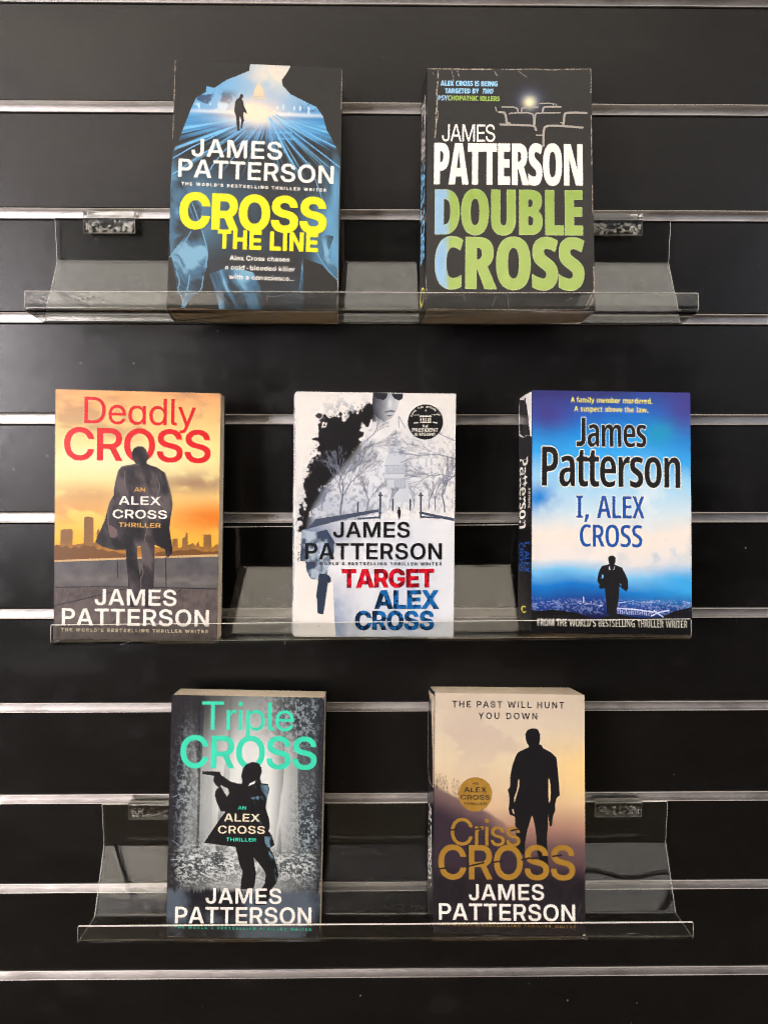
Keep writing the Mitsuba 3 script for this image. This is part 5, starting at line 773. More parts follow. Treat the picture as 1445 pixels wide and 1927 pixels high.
  'city_light': [[[951,319,971,321,971,315,951,315]],[[54,243,65,244,65,239,54,238]],[[1369,301,1377,302,1377,298,1369,298]],[[29,278,37,280,37,276,29,276]],[[1166,293,1172,291,1172,290,1166,290]],[[12,251,31,250,31,249,12,249]],[[1491,313,1511,314,1511,310,1491,310]],[[320,289,340,292,340,285,320,285]],[[1358,320,1365,318,1365,318,1358,318]],[[466,281,480,282,480,280,466,279]],[[521,290,533,290,533,288,521,287]],[[1074,266,1079,263,1079,261,1074,261]],[[1142,322,1159,323,1159,320,1142,319]],[[23,298,28,300,28,296,23,295]],[[307,306,327,306,327,304,307,303]],[[803,240,820,242,820,239,803,238]],[[1213,321,1233,321,1233,320,1213,319]],[[933,314,952,317,952,312,933,312]],[[834,308,841,306,841,306,834,306]],[[1051,296,1072,294,1072,295,1051,294]],[[1497,299,1505,301,1505,296,1497,295]],[[699,309,710,312,710,308,699,308]],[[59,238,65,241,65,235,59,235]],[[962,319,980,319,980,318,962,317]],[[236,291,247,293,247,287,236,287]],[[1482,309,1493,310,1493,306,1482,306]],[[734,308,741,311,741,306,734,306]],[[1457,298,1472,298,1472,296,1457,295]],[[145,297,163,299,163,295,145,294]],[[1180,267,1195,269,1195,264,1179,264]],[[560,306,572,307,572,302,560,302]],[[455,285,475,286,475,282,455,282]],[[27,278,42,280,42,276,27,275]],[[988,315,1006,316,1006,313,988,312]],[[1124,310,1142,312,1142,306,1124,306]],[[1482,304,1502,305,1502,302,1482,301]],[[261,266,273,268,273,263,261,262]],[[1113,256,1119,257,1119,253,1113,252]],[[1015,281,1032,283,1032,278,1015,278]],[[51,281,58,282,58,278,51,278]],[[341,290,346,289,346,288,341,287]],[[92,260,98,258,98,257,92,257]],[[303,271,313,272,313,268,303,268]],[[370,301,389,301,389,300,370,300]],[[431,297,450,295,450,295,431,294]],[[937,312,943,312,943,309,937,309]],[[888,260,899,260,899,256,888,255]],[[569,298,575,298,575,294,569,294]],[[1453,286,1463,284,1463,282,1453,282]],[[173,297,187,295,187,293,173,293]],[[961,296,972,295,972,294,961,294]],[[1476,311,1487,314,1487,307,1476,307]],[[910,315,923,314,923,312,910,312]],[[1493,237,1506,237,1506,235,1493,235]],[[194,280,203,282,203,276,194,276]],[[29,277,43,280,43,275,29,275]],[[1190,326,1197,325,1197,321,1190,321]],[[929,294,941,295,941,291,929,291]],[[1132,283,1141,282,1141,280,1132,280]],[[459,273,472,272,472,270,459,270]],[[1135,318,1143,320,1143,315,1135,315]],[[1350,325,1363,326,1363,323,1350,323]],[[657,268,671,271,671,265,657,265]],[[593,290,604,289,604,286,593,286]],[[458,306,477,306,477,302,458,302]],[[443,300,461,299,461,296,443,296]],[[733,279,743,280,743,277,733,277]],[[1235,315,1240,317,1240,313,1235,313]],[[1205,323,1221,326,1221,319,1205,318]],[[1069,317,1074,316,1074,313,1069,313]],[[985,271,992,273,992,269,985,268]],[[236,291,251,290,251,289,236,288]],[[950,306,961,304,961,304,950,304]],[[879,316,896,314,896,312,879,312]],[[663,298,675,297,675,293,663,293]],[[94,262,110,263,110,260,94,260]],[[775,281,789,282,789,279,775,279]],[[395,287,411,286,411,284,395,284]],[[365,271,372,272,372,268,365,268]],[[139,265,154,263,154,263,139,263]],[[908,316,920,318,920,313,908,313]],[[54,234,71,232,71,232,54,232]],[[1446,321,1452,322,1452,317,1446,317]],[[1248,306,1255,305,1255,302,1248,302]],[[366,286,375,285,375,284,366,284]],[[1264,287,1279,287,1279,284,1264,283]],[[1295,283,1308,283,1308,280,1295,279]],[[156,301,161,298,161,299,156,298]],[[1351,273,1355,275,1355,270,1351,270]],[[946,315,957,313,957,312,946,312]],[[818,234,823,234,826,192,821,192]],[[839,232,844,232,847,191,842,191]],[[860,231,865,231,868,190,863,190]],[[881,229,886,229,889,189,884,189]],[[902,228,907,228,910,188,904,188]],[[923,226,928,226,931,188,925,187]],[[944,224,949,225,952,187,946,187]],[[965,223,970,223,972,186,967,186]],[[986,221,991,222,993,185,988,185]],[[1007,220,1012,220,1014,184,1009,184]],[[1028,218,1033,218,1035,183,1030,183]],[[1048,217,1054,217,1056,182,1051,182]],[[1069,215,1075,215,1077,181,1072,181]],[[1090,214,1095,214,1098,181,1093,180]],[[1111,212,1116,212,1119,180,1114,180]],[[1132,211,1137,211,1140,179,1135,179]],[0.64,812,244,982,237,1165,215],[0.64,1138,175,1217,216,1308,231],[0.64,1165,228,1249,171],[[684,268,680,263,668,260,654,260,642,262,637,267,642,271,654,275,668,275,680,272]],[[576,281,568,279,548,277,524,276,504,278,497,280,504,282,524,284,548,284,568,283]],[[1191,309,1176,308,1137,306,1089,305,1049,305,1034,306,1049,308,1089,310,1137,311,1176,311]],[[903,301,893,299,867,297,835,296,809,297,799,299,809,301,835,303,867,304,893,303]],[[491,290,493,348,497,356,501,348,502,290]]],
  'running_man': [[[731,699,734,730,754,744,780,744,800,727,802,691,789,661,806,652,862,632,894,570,917,518,921,433,901,405,871,425,838,455,834,392,825,299,809,234,805,181,811,155,746,151,735,190,715,192,712,271,707,350,698,431,654,427,641,443,649,464,628,493,634,559,655,618,671,645,721,655,742,664],[670,566,688,553,684,531,668,520],[838,481,862,464,851,458]]],
  'shirt_collar': [[[736,640,744,645,749,614,760,620,749,606,734,613]],[[789,643,795,641,793,617,776,606,773,619,784,614]]],
 },
 6: {
  'aiming_man': [[[317,1607,436,1609,491,1606,505,1572,540,1553,595,1513,656,1498,704,1491,713,1518,698,1564,705,1603,715,1640,747,1685,807,1709,862,1698,897,1654,901,1603,883,1552,900,1503,965,1493,980,1439,958,1358,946,1264,982,1157,991,1077,978,1037,1012,997,1041,904,995,870,1037,798,1077,665,1088,613,1069,533,1030,486,1011,406,966,319,859,315,858,370,916,464,955,531,962,624,918,689,874,742,842,774,853,688,868,622,857,516,842,469,719,467,724,566,738,633,702,712,680,805,658,877,496,895,353,912,425,1027,502,1149,555,1217,507,1223,472,1296,445,1376,455,1430,484,1451,446,1484,425,1524,435,1564,383,1573,322,1579],[497,1476,573,1446,588,1399,565,1365,531,1415]]],
  'lit_sleeve': [[[833,1470,900,1489,968,1482,977,1439,960,1358,953,1304,904,1317,850,1332,782,1355,876,1377,944,1374,909,1425,854,1444]],[[790,1288,837,1316,869,1209,902,1129,950,1063,984,1077,991,1057,951,1043,902,1089,854,1155]],[[939,983,1013,991,1039,907,995,874,954,889]],[[982,857,1034,791,1075,665,1084,612,1069,546,1043,625,998,744]]],
  'shirt_collar': [[[772,1473,792,1503,832,1520,845,1529,832,1497,799,1483]]],
  'twig': [[0.23,38,933,73,905,107,888],[0.29,1345,2092,1369,2090,1393,2099],[0.28,123,830,145,840,166,861],[0.28,122,1011,164,986,206,972],[0.17,154,758,195,773,236,799],[0.3,67,1308,95,1315,123,1332],[0.3,1230,1174,1272,1190,1313,1216],[0.17,71,1328,102,1324,132,1331],[0.23,1402,1072,1426,1064,1450,1067],[0.18,148,910,175,929,201,958],[0.2,316,802,344,825,372,858],[0.18,1212,734,1244,743,1275,763],[0.25,1328,666,1344,672,1361,689],[0.23,76,551,105,566,134,592],[0.27,1308,745,1338,754,1369,773],[0.18,339,798,384,784,430,780],[0.18,1226,769,1260,768,1294,778],[0.18,1172,717,1202,716,1232,725],[0.27,1248,790,1297,805,1346,830],[0.16,306,841,334,818,362,805],[0.31,37,1352,65,1360,92,1378],[0.25,207,637,257,617,307,607],[0.19,1306,880,1325,878,1345,887],[0.18,1327,2069,1364,2078,1401,2097],[0.16,84,968,128,969,171,980],[0.51,120,821,165,902,210,970],[0.51,35,740,122,748,190,743]],
  'scuff': [[0.51,1480,2352,1500,2332,1506,2298],[0.51,1468,10,1487,26],[0.51,24,3,211,1],[0.51,1492,580,1490,421]],
 },
 7: {
  'standing_man': [[[909,1898,903,1946,925,1988,974,2008,1022,2000,1049,1955,1052,1908,1042,1850,1069,1840,1076,1815,1158,1773,1212,1720,1225,1598,1238,1450,1244,1354,1211,1326,1197,1261,1202,1208,1177,1154,1166,1058,1144,1049,1134,1126,1130,1173,1127,1059,1116,926,1125,767,1138,596,1077,588,1024,791,1011,963,998,1056,971,1156,950,1095,923,1001,902,894,895,775,814,773,818,919,805,1038,801,1139,753,1155,738,1211,747,1278,743,1356,728,1399,753,1424,753,1521,774,1630,801,1712,829,1767,932,1817,943,1824,921,1858],[835,1503,846,1496,842,1422,818,1347,797,1273,791,1320,819,1388],[1133,1529,1149,1475,1156,1395,1151,1301,1135,1280,1130,1394],[773,1205,787,1212,796,1172,783,1165]]],
  'grass_blade': [[0.18,235,1334,242,1397,242,1427],[0.18,81,1384,75,1441,94,1466],[0.18,15,1405,24,1478,10,1517],[0.18,69,1387,65,1482,60,1542],[0.18,222,1338,217,1416,222,1461],[0.18,114,1373,117,1461,119,1515],[0.18,93,1380,100,1450,93,1487],[0.18,206,1343,203,1406,207,1435],[0.18,210,1342,205,1412,203,1448],[0.18,34,1399,34,1471,20,1509],[0.18,67,1388,69,1449,87,1476],[0.18,129,1368,129,1448,125,1494],[0.18,34,1399,34,1460,36,1487],[0.18,126,1369,122,1466,115,1530],[0.18,188,1349,181,1445,197,1508],[0.18,48,1394,58,1487,65,1547],[0.18,204,1344,202,1429,193,1481],[0.18,34,1399,35,1464,54,1496],[0.18,100,1377,95,1437,119,1464],[0.18,17,1404,21,1471,27,1504],[0.18,49,1394,58,1489,46,1551],[0.18,18,1404,12,1495,28,1552],[0.18,106,1375,116,1451,114,1493],[0.18,236,1334,245,1390,223,1411],[0.18,140,1365,144,1430,143,1461],[0.18,196,1347,194,1440,199,1500],[0.18,93,1380,99,1470,76,1526],[0.18,47,1395,50,1459,32,1490],[0.18,89,1381,83,1466,94,1518],[0.18,102,1377,103,1472,104,1533],[0.18,34,1399,35,1476,37,1519],[0.18,149,1362,140,1420,144,1444],[0.18,35,1398,27,1475,43,1518],[0.18,253,1328,255,1385,261,1407],[0.18,248,1330,249,1426,239,1489],[0.18,227,1337,228,1431,227,1491],[0.18,183,1351,180,1430,180,1476],[0.18,60,1390,65,1446,68,1469],[0.18,30,1400,33,1496,13,1557],[0.18,69,1387,64,1467,67,1514]],
  'gold_disc': [[[577,1353,576,1329,571,1306,562,1283,551,1262,537,1243,520,1225,501,1211,480,1199,458,1190,434,1184,411,1182,387,1183,363,1188,341,1196,320,1207,301,1221,284,1237,269,1256,258,1276,249,1299,244,1322,242,1346,243,1370,248,1393,257,1416,268,1437,282,1457,299,1474,318,1489,339,1501,362,1509,385,1515,409,1517,433,1516,456,1511,479,1503,500,1492,519,1478,536,1462,551,1443,562,1422,571,1400,576,1377]]],
  'title_cut': [[0.77,38,616,129,630],[0.77,331,646,494,688],[0.77,584,693,677,708],[0.77,867,722,956,744],[0.77,963,734,1064,755],[0.77,1172,762,1260,776],[0.77,162,997,219,1006],[0.77,411,1009,466,1017],[0.77,766,1004,848,1023],[0.77,337,847,342,668]],
  'scuff': [[0.39,1423,211,1444,290,1464,330],[0.39,1369,184,1403,263],[0.39,1463,895,1472,815],[0.39,-49,432,-44,169],[0.39,1141,73,1222,65,1275,84],[0.39,1342,92,1421,43]],
  'worn_corner': [[[1454,0,1464,25,1492,35,1493,-1]]],
 },
}
# bare trees printed on the white cover: foot, angle, length, half width, forks, spread
TREES = [(41.87, 115.66, 1.45, 16.89, 1.105, 6.0, 0.55), (66.95, 119.02, 1.4, 9.78, 0.587, 5.0, 0.55), (140.76, 118.47, 1.75, 15.79, 0.855, 5.0, 0.55), (131.55, 120.27, 1.6, 10.52, 0.592, 4.0, 0.55), (125.5, 121.46, 1.5, 9.19, 0.46, 4.0, 0.55), (24.35, 121.46, 1.4, 6.48, 0.518, 5.0, 0.55), (149.87, 169.21, 2.9, 14.46, 0.46, 5.0, 0.45), (149.7, 186.22, 2.75, 13.13, 0.394, 5.0, 0.45), (150.04, 152.17, 3.0, 13.15, 0.395, 5.0, 0.45), (59.13, 174.99, 0.5, 11.03, 0.389, 5.0, 0.5), (64.28, 184.21, 0.7, 9.09, 0.325, 4.0, 0.5), (48.85, 155.23, 0.6, 11.68, 0.389, 5.0, 0.5), (88.07, 120.74, 1.5, 6.53, 0.327, 4.0, 0.55), (111.6, 121.85, 1.6, 6.55, 0.328, 4.0, 0.55)]
# outline of the dark ink shoulder on the white cover, in shares of its width and height
BLOT = [(0.4742, 0.946), (0.4268, 0.9374), (0.3581, 0.9121), (0.2979, 0.8999), (0.1949, 0.8887), (0.1846, 0.8812), (0.1692, 0.8641), (0.1625, 0.8388), (0.148, 0.8133), (0.137, 0.7823), (0.1225, 0.7511), (0.1183, 0.7201), (0.097, 0.6748), (0.08, 0.6295), (0.0672, 0.5983), (0.063, 0.5672), (0.0485, 0.5247), (0.046, 0.4823), (0.0419, 0.4358), (0.1194, 0.4407), (0.1883, 0.4557), (0.2746, 0.4726), (0.4129, 0.5038), (0.5212, 0.5193), (0.3956, 0.5092), (0.3263, 0.5027), (0.2745, 0.4992), (0.1451, 0.4806), (0.1192, 0.4945), (0.0933, 0.5111), (0.1707, 0.5291), (0.1964, 0.5633), (0.1791, 0.597), (0.2091, 0.6256), (0.2391, 0.6486), (0.2907, 0.6691), (0.3165, 0.692), (0.3423, 0.7009), (0.3767, 0.7239), (0.3938, 0.7467), (0.4152, 0.7752), (0.4297, 0.7923), (0.4088, 0.8117), (0.3948, 0.8425), (0.4187, 0.8709), (0.4791, 0.882), (0.5352, 0.8897), (0.5048, 0.9004), (0.4805, 0.9197)]



# ------------------------------------------------------------------ lettering
def rings_to_shape(rings):
    g = Polygon()
    for r in rings:
        g = g.symmetric_difference(Polygon(r).buffer(0))
    return g


GLYPH_SHAPES = {}


def glyph(font, ch):
    if (font, ch) not in GLYPH_SHAPES:
        adv, data = GLYPHS[font][ch]
        if ch == 'I' and font in 'GBCM':  # a plain bar as wide as the stem of L
            w = {'G': 165, 'B': 262, 'C': 250, 'M': 170}[font]
            adv, shape = w + {'G': 190, 'B': 130, 'C': 110, 'M': 130}[font], box(0, 0, w, 1000)
            shape = Polygon([(x + (adv - w) / 2, y) for x, y in shape.exterior.coords])
        elif ch == 'J' and font in 'MC':
            w = {'M': 168, 'C': 246}[font]
            path = rounded([(20, w / 2), (330, w / 2), (330, 1000)], 190, 8)
            shape, adv = LineString(path).buffer(w / 2, cap_style='flat'), 330 + w / 2 + 90
        else:
            shape = rings_to_shape([[tuple(map(float, q.split(','))) for q in r.split(' ')] for r in data.split('|') if r])
        GLYPH_SHAPES[font, ch] = (adv, shape, tessellate(shape))
    return GLYPH_SHAPES[font, ch]


def tessellate(shape):
    vs, fs, at = [], [], 0
    for g in getattr(shape, 'geoms', [shape]):
        if g.is_empty or g.area < 1e-9:
            continue
        v, f = trimesh.creation.triangulate_polygon(g, engine='earcut')
        v, f = np.asarray(v)[:, :2], np.asarray(f)
        a = v[f]
        area = (a[:, 1, 0] - a[:, 0, 0]) * (a[:, 2, 1] - a[:, 0, 1]) - (a[:, 2, 0] - a[:, 0, 0]) * (a[:, 1, 1] - a[:, 0, 1])
        f = np.where((area < 0)[:, None], f[:, ::-1], f)
        vs.append(v), fs.append(f + at)
        at += len(v)
    return (np.vstack(vs), np.vstack(fs)) if vs else (np.zeros((0, 2)), np.zeros((0, 3), int))


def word(text, font, x0, y0, x1, y1, cap, widen=1.0, slant=0, outline=0):
    """(vertices, triangles) in mm of a line of lettering whose ink runs from (x0, y0) to (x1, y1) on its baseline."""
    glyphs = [glyph(font, c) for c in text]
    first, last = glyphs[0][1].bounds, glyphs[-1][1].bounds
    length = math.hypot(x1 - x0, y1 - y0) / cap * 1000
    total = sum(g[0] for g in glyphs) - first[0] - (glyphs[-1][0] - last[2])
    if len(text) < 2:
        widen, track = length / total, 0
    else:
        track = (length - total * widen) / (len(text) - 1)
        if track < -60 or (track > 60 and len(text) < 10 and widen == 1.0):  # keep the letters from colliding or drifting apart: change their width
            keep = -40 if track < 0 else 50
            widen, track = (length - keep * (len(text) - 1)) / total, keep
    c, s, k = (x1 - x0) / (length * cap / 1000), (y1 - y0) / (length * cap / 1000), cap / 1000
    vs, fs, at, pen = [], [], 0, -first[0] * widen
    for adv, shape, (v, f) in glyphs:
        if outline:
            v, f = tessellate(shape.buffer(outline))
        if len(v):
            x, y = (pen + (v[:, 0]) * widen + slant * v[:, 1]) * k, v[:, 1] * k
            vs.append(np.stack([x0 + x * c - y * s, y0 + x * s + y * c], 1)), fs.append(f + at)
            at += len(v)
        pen += adv * widen + track
    return np.vstack(vs), np.vstack(fs)


def stroke(half, pts):
    p = np.array(pts, float)
    if len(p) > 2:
        p = np.array(rounded_soft(p))
    return LineString(p).buffer(half, cap_style='round', quad_segs=2)


def ragged(half, pts, rng):
    """A worn line: uneven, broken, thinner and wider along its way."""
    line, out = LineString(pts), []
    n = max(3, int(line.length / .8))
    q = [np.array(line.interpolate(i / n, normalized=True).coords[0]) + [rng.gauss(0, .10), rng.gauss(0, .10)] for i in range(n + 1)]
    for a, b in zip(q, q[1:]):
        if rng.random() < .78:
            out.append(LineString([a, b]).buffer(half * rng.choice((.25, .4, .55, .8, 1.0)), quad_segs=1))
    return unary_union(out)


def rounded_soft(p):
    """The polyline after one round of corner cutting."""
    out = [p[0]]
    for a, b in zip(p, p[1:]):
        out += [.75 * a + .25 * b, .25 * a + .75 * b]
    return out + [p[-1]]


# ------------------------------------------------------------------ books
def pose_matrix(lean, yaw, roll):
    cr, sr, cl, sl, cy, sy = math.cos(roll), math.sin(roll), math.cos(lean), math.sin(lean), math.cos(yaw), math.sin(yaw)
    return np.array([[cy, -sy, 0], [sy, cy, 0], [0, 0, 1]]) @ np.array([[1, 0, 0], [0, cl, sl], [0, -sl, cl]]) @ np.array([[cr, 0, -sr], [0, 1, 0], [sr, 0, cr]])


class Book:
    """Local frame in mm: x from the spine edge, z up from the foot, d out of the front cover. t: thickness; shear: how far the back is pushed to the left."""

    def __init__(self, number, t, shear, label):
        x, y, z, lean, yaw, roll, w, h = POSES[number]
        self.m, self.o = pose_matrix(lean, yaw, roll), np.array([x, y, z])
        self.w, self.h, self.t, self.shear, self.number = w * 1e3, h * 1e3, t, shear, number
        self.key = thing('paperback_book', label, 'book', 'paperback books standing face out on the acrylic shelves')

    def world(self, x, d, z):
        x, d, z = np.broadcast_arrays(np.asarray(x, float), d, z)
        x = x + self.shear * np.minimum(d, 0) / self.t
        return self.o + ((x - self.w / 2)[..., None] * self.m[:, 0] - d[..., None] * self.m[:, 1] + z[..., None] * self.m[:, 2]) / 1000

    def solid(self, x0, x1, d0, d1, z0, z1, nx=1, nz=1, wave=None):
        """A closed slab; wave(x, z) lifts its faces along d."""
        xs, zs = np.linspace(x0, x1, nx + 1), np.linspace(z0, z1, nz + 1)
        X, Z = np.meshgrid(xs, zs, indexing='ij')
        lift = wave(X, Z) if wave else 0 * X
        v = np.vstack([self.world(X, d1 + lift, Z).reshape(-1, 3), self.world(X, d0 + lift, Z).reshape(-1, 3)])
        n = (nx + 1) * (nz + 1)
        idx = np.arange(n).reshape(nx + 1, nz + 1)
        f = []
        for i in range(nx):
            for j in range(nz):
                a, b, c, d = idx[i, j], idx[i + 1, j], idx[i + 1, j + 1], idx[i, j + 1]
                f += [[a, b, c], [a, c, d], [n + a, n + c, n + b], [n + a, n + d, n + c]]
        rim = [idx[i, 0] for i in range(nx)] + [idx[nx, j] for j in range(nz)] + [idx[i, nz] for i in range(nx, 0, -1)] + [idx[0, j] for j in range(nz, 0, -1)]
        for a, b in zip(rim, rim[1:] + rim[:1]):
            f += [[a, n + a, n + b], [a, n + b, b]]
        uv = np.vstack([np.stack([X / self.w, Z / self.h], -1).reshape(-1, 2)] * 2)
        return trimesh.Trimesh(v, np.array(f), process=False), uv

    def flat(self, parent, name, vf, level, bsdf, kind=None):
        """Print on the front cover: flat faces lifted by `level` layers of ink."""
        v, f = vf
        if not len(f):
            return
        lift = np.array([self.wave(a, b) for a, b in v]) if self.wave else 0
        pts = self.world(v[:, 0], lift + .02 + .055 * level, v[:, 1])
        key = part(parent, name, trimesh.Trimesh(pts, f, process=False), bsdf, uv=v / [self.w, self.h])
        if kind:
            labels[key] = {'kind': kind}

    def build(self, art, spine_ink, lettering, layers, level0=9, wave=None, worn=0):
        k, w, h, t = self.key, self.w, self.h, self.t
        self.wave = wave
        rng = random.Random(self.number)
        # the block of pages: set back a little from the covers, its corners softened
        block, _ = self.solid(1.2, w - .6, -t + .45, -.42, .15, h - .15, 1, 1)
        block = block.subdivide_to_size(.012)
        loc = (block.vertices - self.o) @ self.m * 1000
        d = loc[:, 1]
        part(k, 'page_block', block, 'paper_edge', uv=np.stack([d / t, loc[:, 0] / w * 4 + loc[:, 2] / h * 4], 1))
        back, uv = self.solid(0, w, -t, -t + .4, 0, h)
        part(k, 'back_cover', back, spine_ink, uv=uv)
        # the spine, gently rounded
        ds = np.linspace(0, -t, 9)
        bulge = -.5 * np.sin(np.pi * -ds / t)
        outer, inner = self.world(bulge[:, None], ds[:, None], np.array([0, h])), self.world(bulge[:, None] + .5, ds[:, None], np.array([0, h]))
        v, f = np.vstack([outer.reshape(-1, 3), inner.reshape(-1, 3)]), []
        for i in range(8):
            a, b, c, e = 2 * i, 2 * i + 1, 2 * i + 3, 2 * i + 2
            f += [[a, b, c], [a, c, e], [18 + a, 18 + c, 18 + b], [18 + a, 18 + e, 18 + c], [a, e, 18 + e], [a, 18 + e, 18 + a], [b, 18 + b, 18 + c], [b, 18 + c, c]]
        f += [[0, 18, 19], [0, 19, 1], [16, 17, 35], [16, 35, 34]]
        suv = np.tile(np.stack(np.broadcast_arrays((-ds / t)[:, None], np.array([0, 1.0])), -1).reshape(-1, 2), (2, 1))
        self.spine = part(k, 'spine', trimesh.Trimesh(v, np.array(f), process=False), spine_ink, uv=suv)
        cover, uv = self.solid(0, w, -.40, 0, 0, h, 24 if wave else 1, 36 if wave else 1, wave)
        cov = part(k, 'front_cover', cover, art, uv=uv, smooth=False)
        # the crease along the hinge and print layers
        groups = {}
        for name, text, font, x0, y0, x1, y1, cap, widen, col, slant in PRINT[self.number]:
            groups.setdefault((name, col or lettering.get(name, 'white')), []).append((text, font, x0, y0, x1, y1, cap, widen, slant))
        lev = 0

        def letters(only=None):
            nonlocal lev
            for (name, col), lines in list(groups.items()):
                if only and name != only:
                    continue
                del groups[name, col]
                if (self.number, name) in ((5, 'author_lettering'), (5, 'title_lettering'), (2, 'title_lettering')):
                    for a in lines:
                        self.flat(cov, 'letter_outline', word(*a[:8], slant=a[8], outline=26 if self.number == 5 else 9), lev, 'ink_white' if self.number == 5 else 'ink_green_rim')
                    lev += 1
                if name in ('roundel_print', 'disc_lettering'):
                    self.flat(cov, name, joined([word(*a[:8], slant=a[8]) for a in lines]), lev, 'ink_' + col, 'stuff')
                else:
                    for a in lines:
                        self.flat(cov, name, word(*a[:8], slant=a[8]), lev, 'ink_' + col)
            lev += 1

        frame = box(.05, .05, w - .05, h - .05)
        for name, bsdf in layers:
            if bsdf is None:
                letters(name)
                continue
            shapes = []
            for item in SHAPES[self.number].get(name, []):
                if isinstance(item[0], list):
                    rings = [np.array(r, float).reshape(-1, 2) / 10 for r in item]
                    shapes.append(Polygon(rings[0], rings[1:]).buffer(0))
                else:
                    pts = np.array(item[1:], float).reshape(-1, 2) / 10
                    shapes.append(ragged(item[0], pts, rng) if name in ('scuff', 'grass_blade') else stroke(item[0], pts))
            if name == 'branch':
                shapes = [tree_shapes()]
            if len(shapes) > 8 or name == 'branch':  # too small to pick apart: one part
                self.flat(cov, name, tessellate(unary_union(shapes).intersection(frame)), lev, bsdf, 'stuff')
            else:
                for g in shapes:
                    self.flat(cov, name, tessellate(g.intersection(frame)), lev, bsdf)
            lev += 1
        letters()
        return cov

    def spine_text(self, text, font, top, bottom, s0, s1, bsdf, name='spine_lettering'):
        """Lettering that runs down the spine from height `top` to `bottom` (mm); its feet at depth s1, its heads at depth s0 (share of the thickness)."""
        v, f = word(text, font, 0, 0, top - bottom, 0, (s1 - s0) * self.t)
        d = -(s1 * self.t - v[:, 1])
        x = -.5 * np.sin(np.pi * -d / self.t) - .06
        pts = self.world(x, d, top - v[:, 0])
        part(self.spine, name, trimesh.Trimesh(pts, f, process=False), bsdf)

    def spine_shape(self, poly, bsdf, name):
        """poly: points (share of the thickness, height in mm)."""
        v, f = tessellate(Polygon([(-s * self.t, z) for s, z in poly]).buffer(0).segmentize(3.0))
        pts = self.world(-.5 * np.sin(np.pi * -v[:, 0] / self.t) - .06, v[:, 0], v[:, 1])
        part(self.spine, name, trimesh.Trimesh(pts, f, process=False), bsdf)


def joined(vfs):
    at = np.cumsum([0] + [len(v) for v, _ in vfs])
    return np.vstack([v for v, _ in vfs]), np.vstack([f + a for (_, f), a in zip(vfs, at)])


def tree_shapes():
    rng, out = random.Random(44), []

    def grow(x, y, a, l, w, dep, bend):
        x2, y2 = x + l * math.cos(a), y + l * math.sin(a)
        mx, my = (x + x2) / 2 + rng.uniform(-.06, .06) * l, (y + y2) / 2 + rng.uniform(-.06, .06) * l
        out.append(LineString([(x, y), (mx, my), (x2, y2)]).buffer(max(w * .8, .10), quad_segs=1, cap_style='flat'))
        for _ in range((3 if dep > 3 else 2) if dep else 0):
            grow(x2, y2, a + rng.uniform(-bend, bend), l * rng.uniform(.62, .88), w * .6, dep - 1, bend)

    for t in TREES:
        grow(*t)
    return unary_union(out)


def curl(edge, lift, span=22.0):
    """A cover that stands off along its right edge."""
    return lambda x, z: lift * np.clip((x - (edge - span)) / span, 0, 1) ** 2


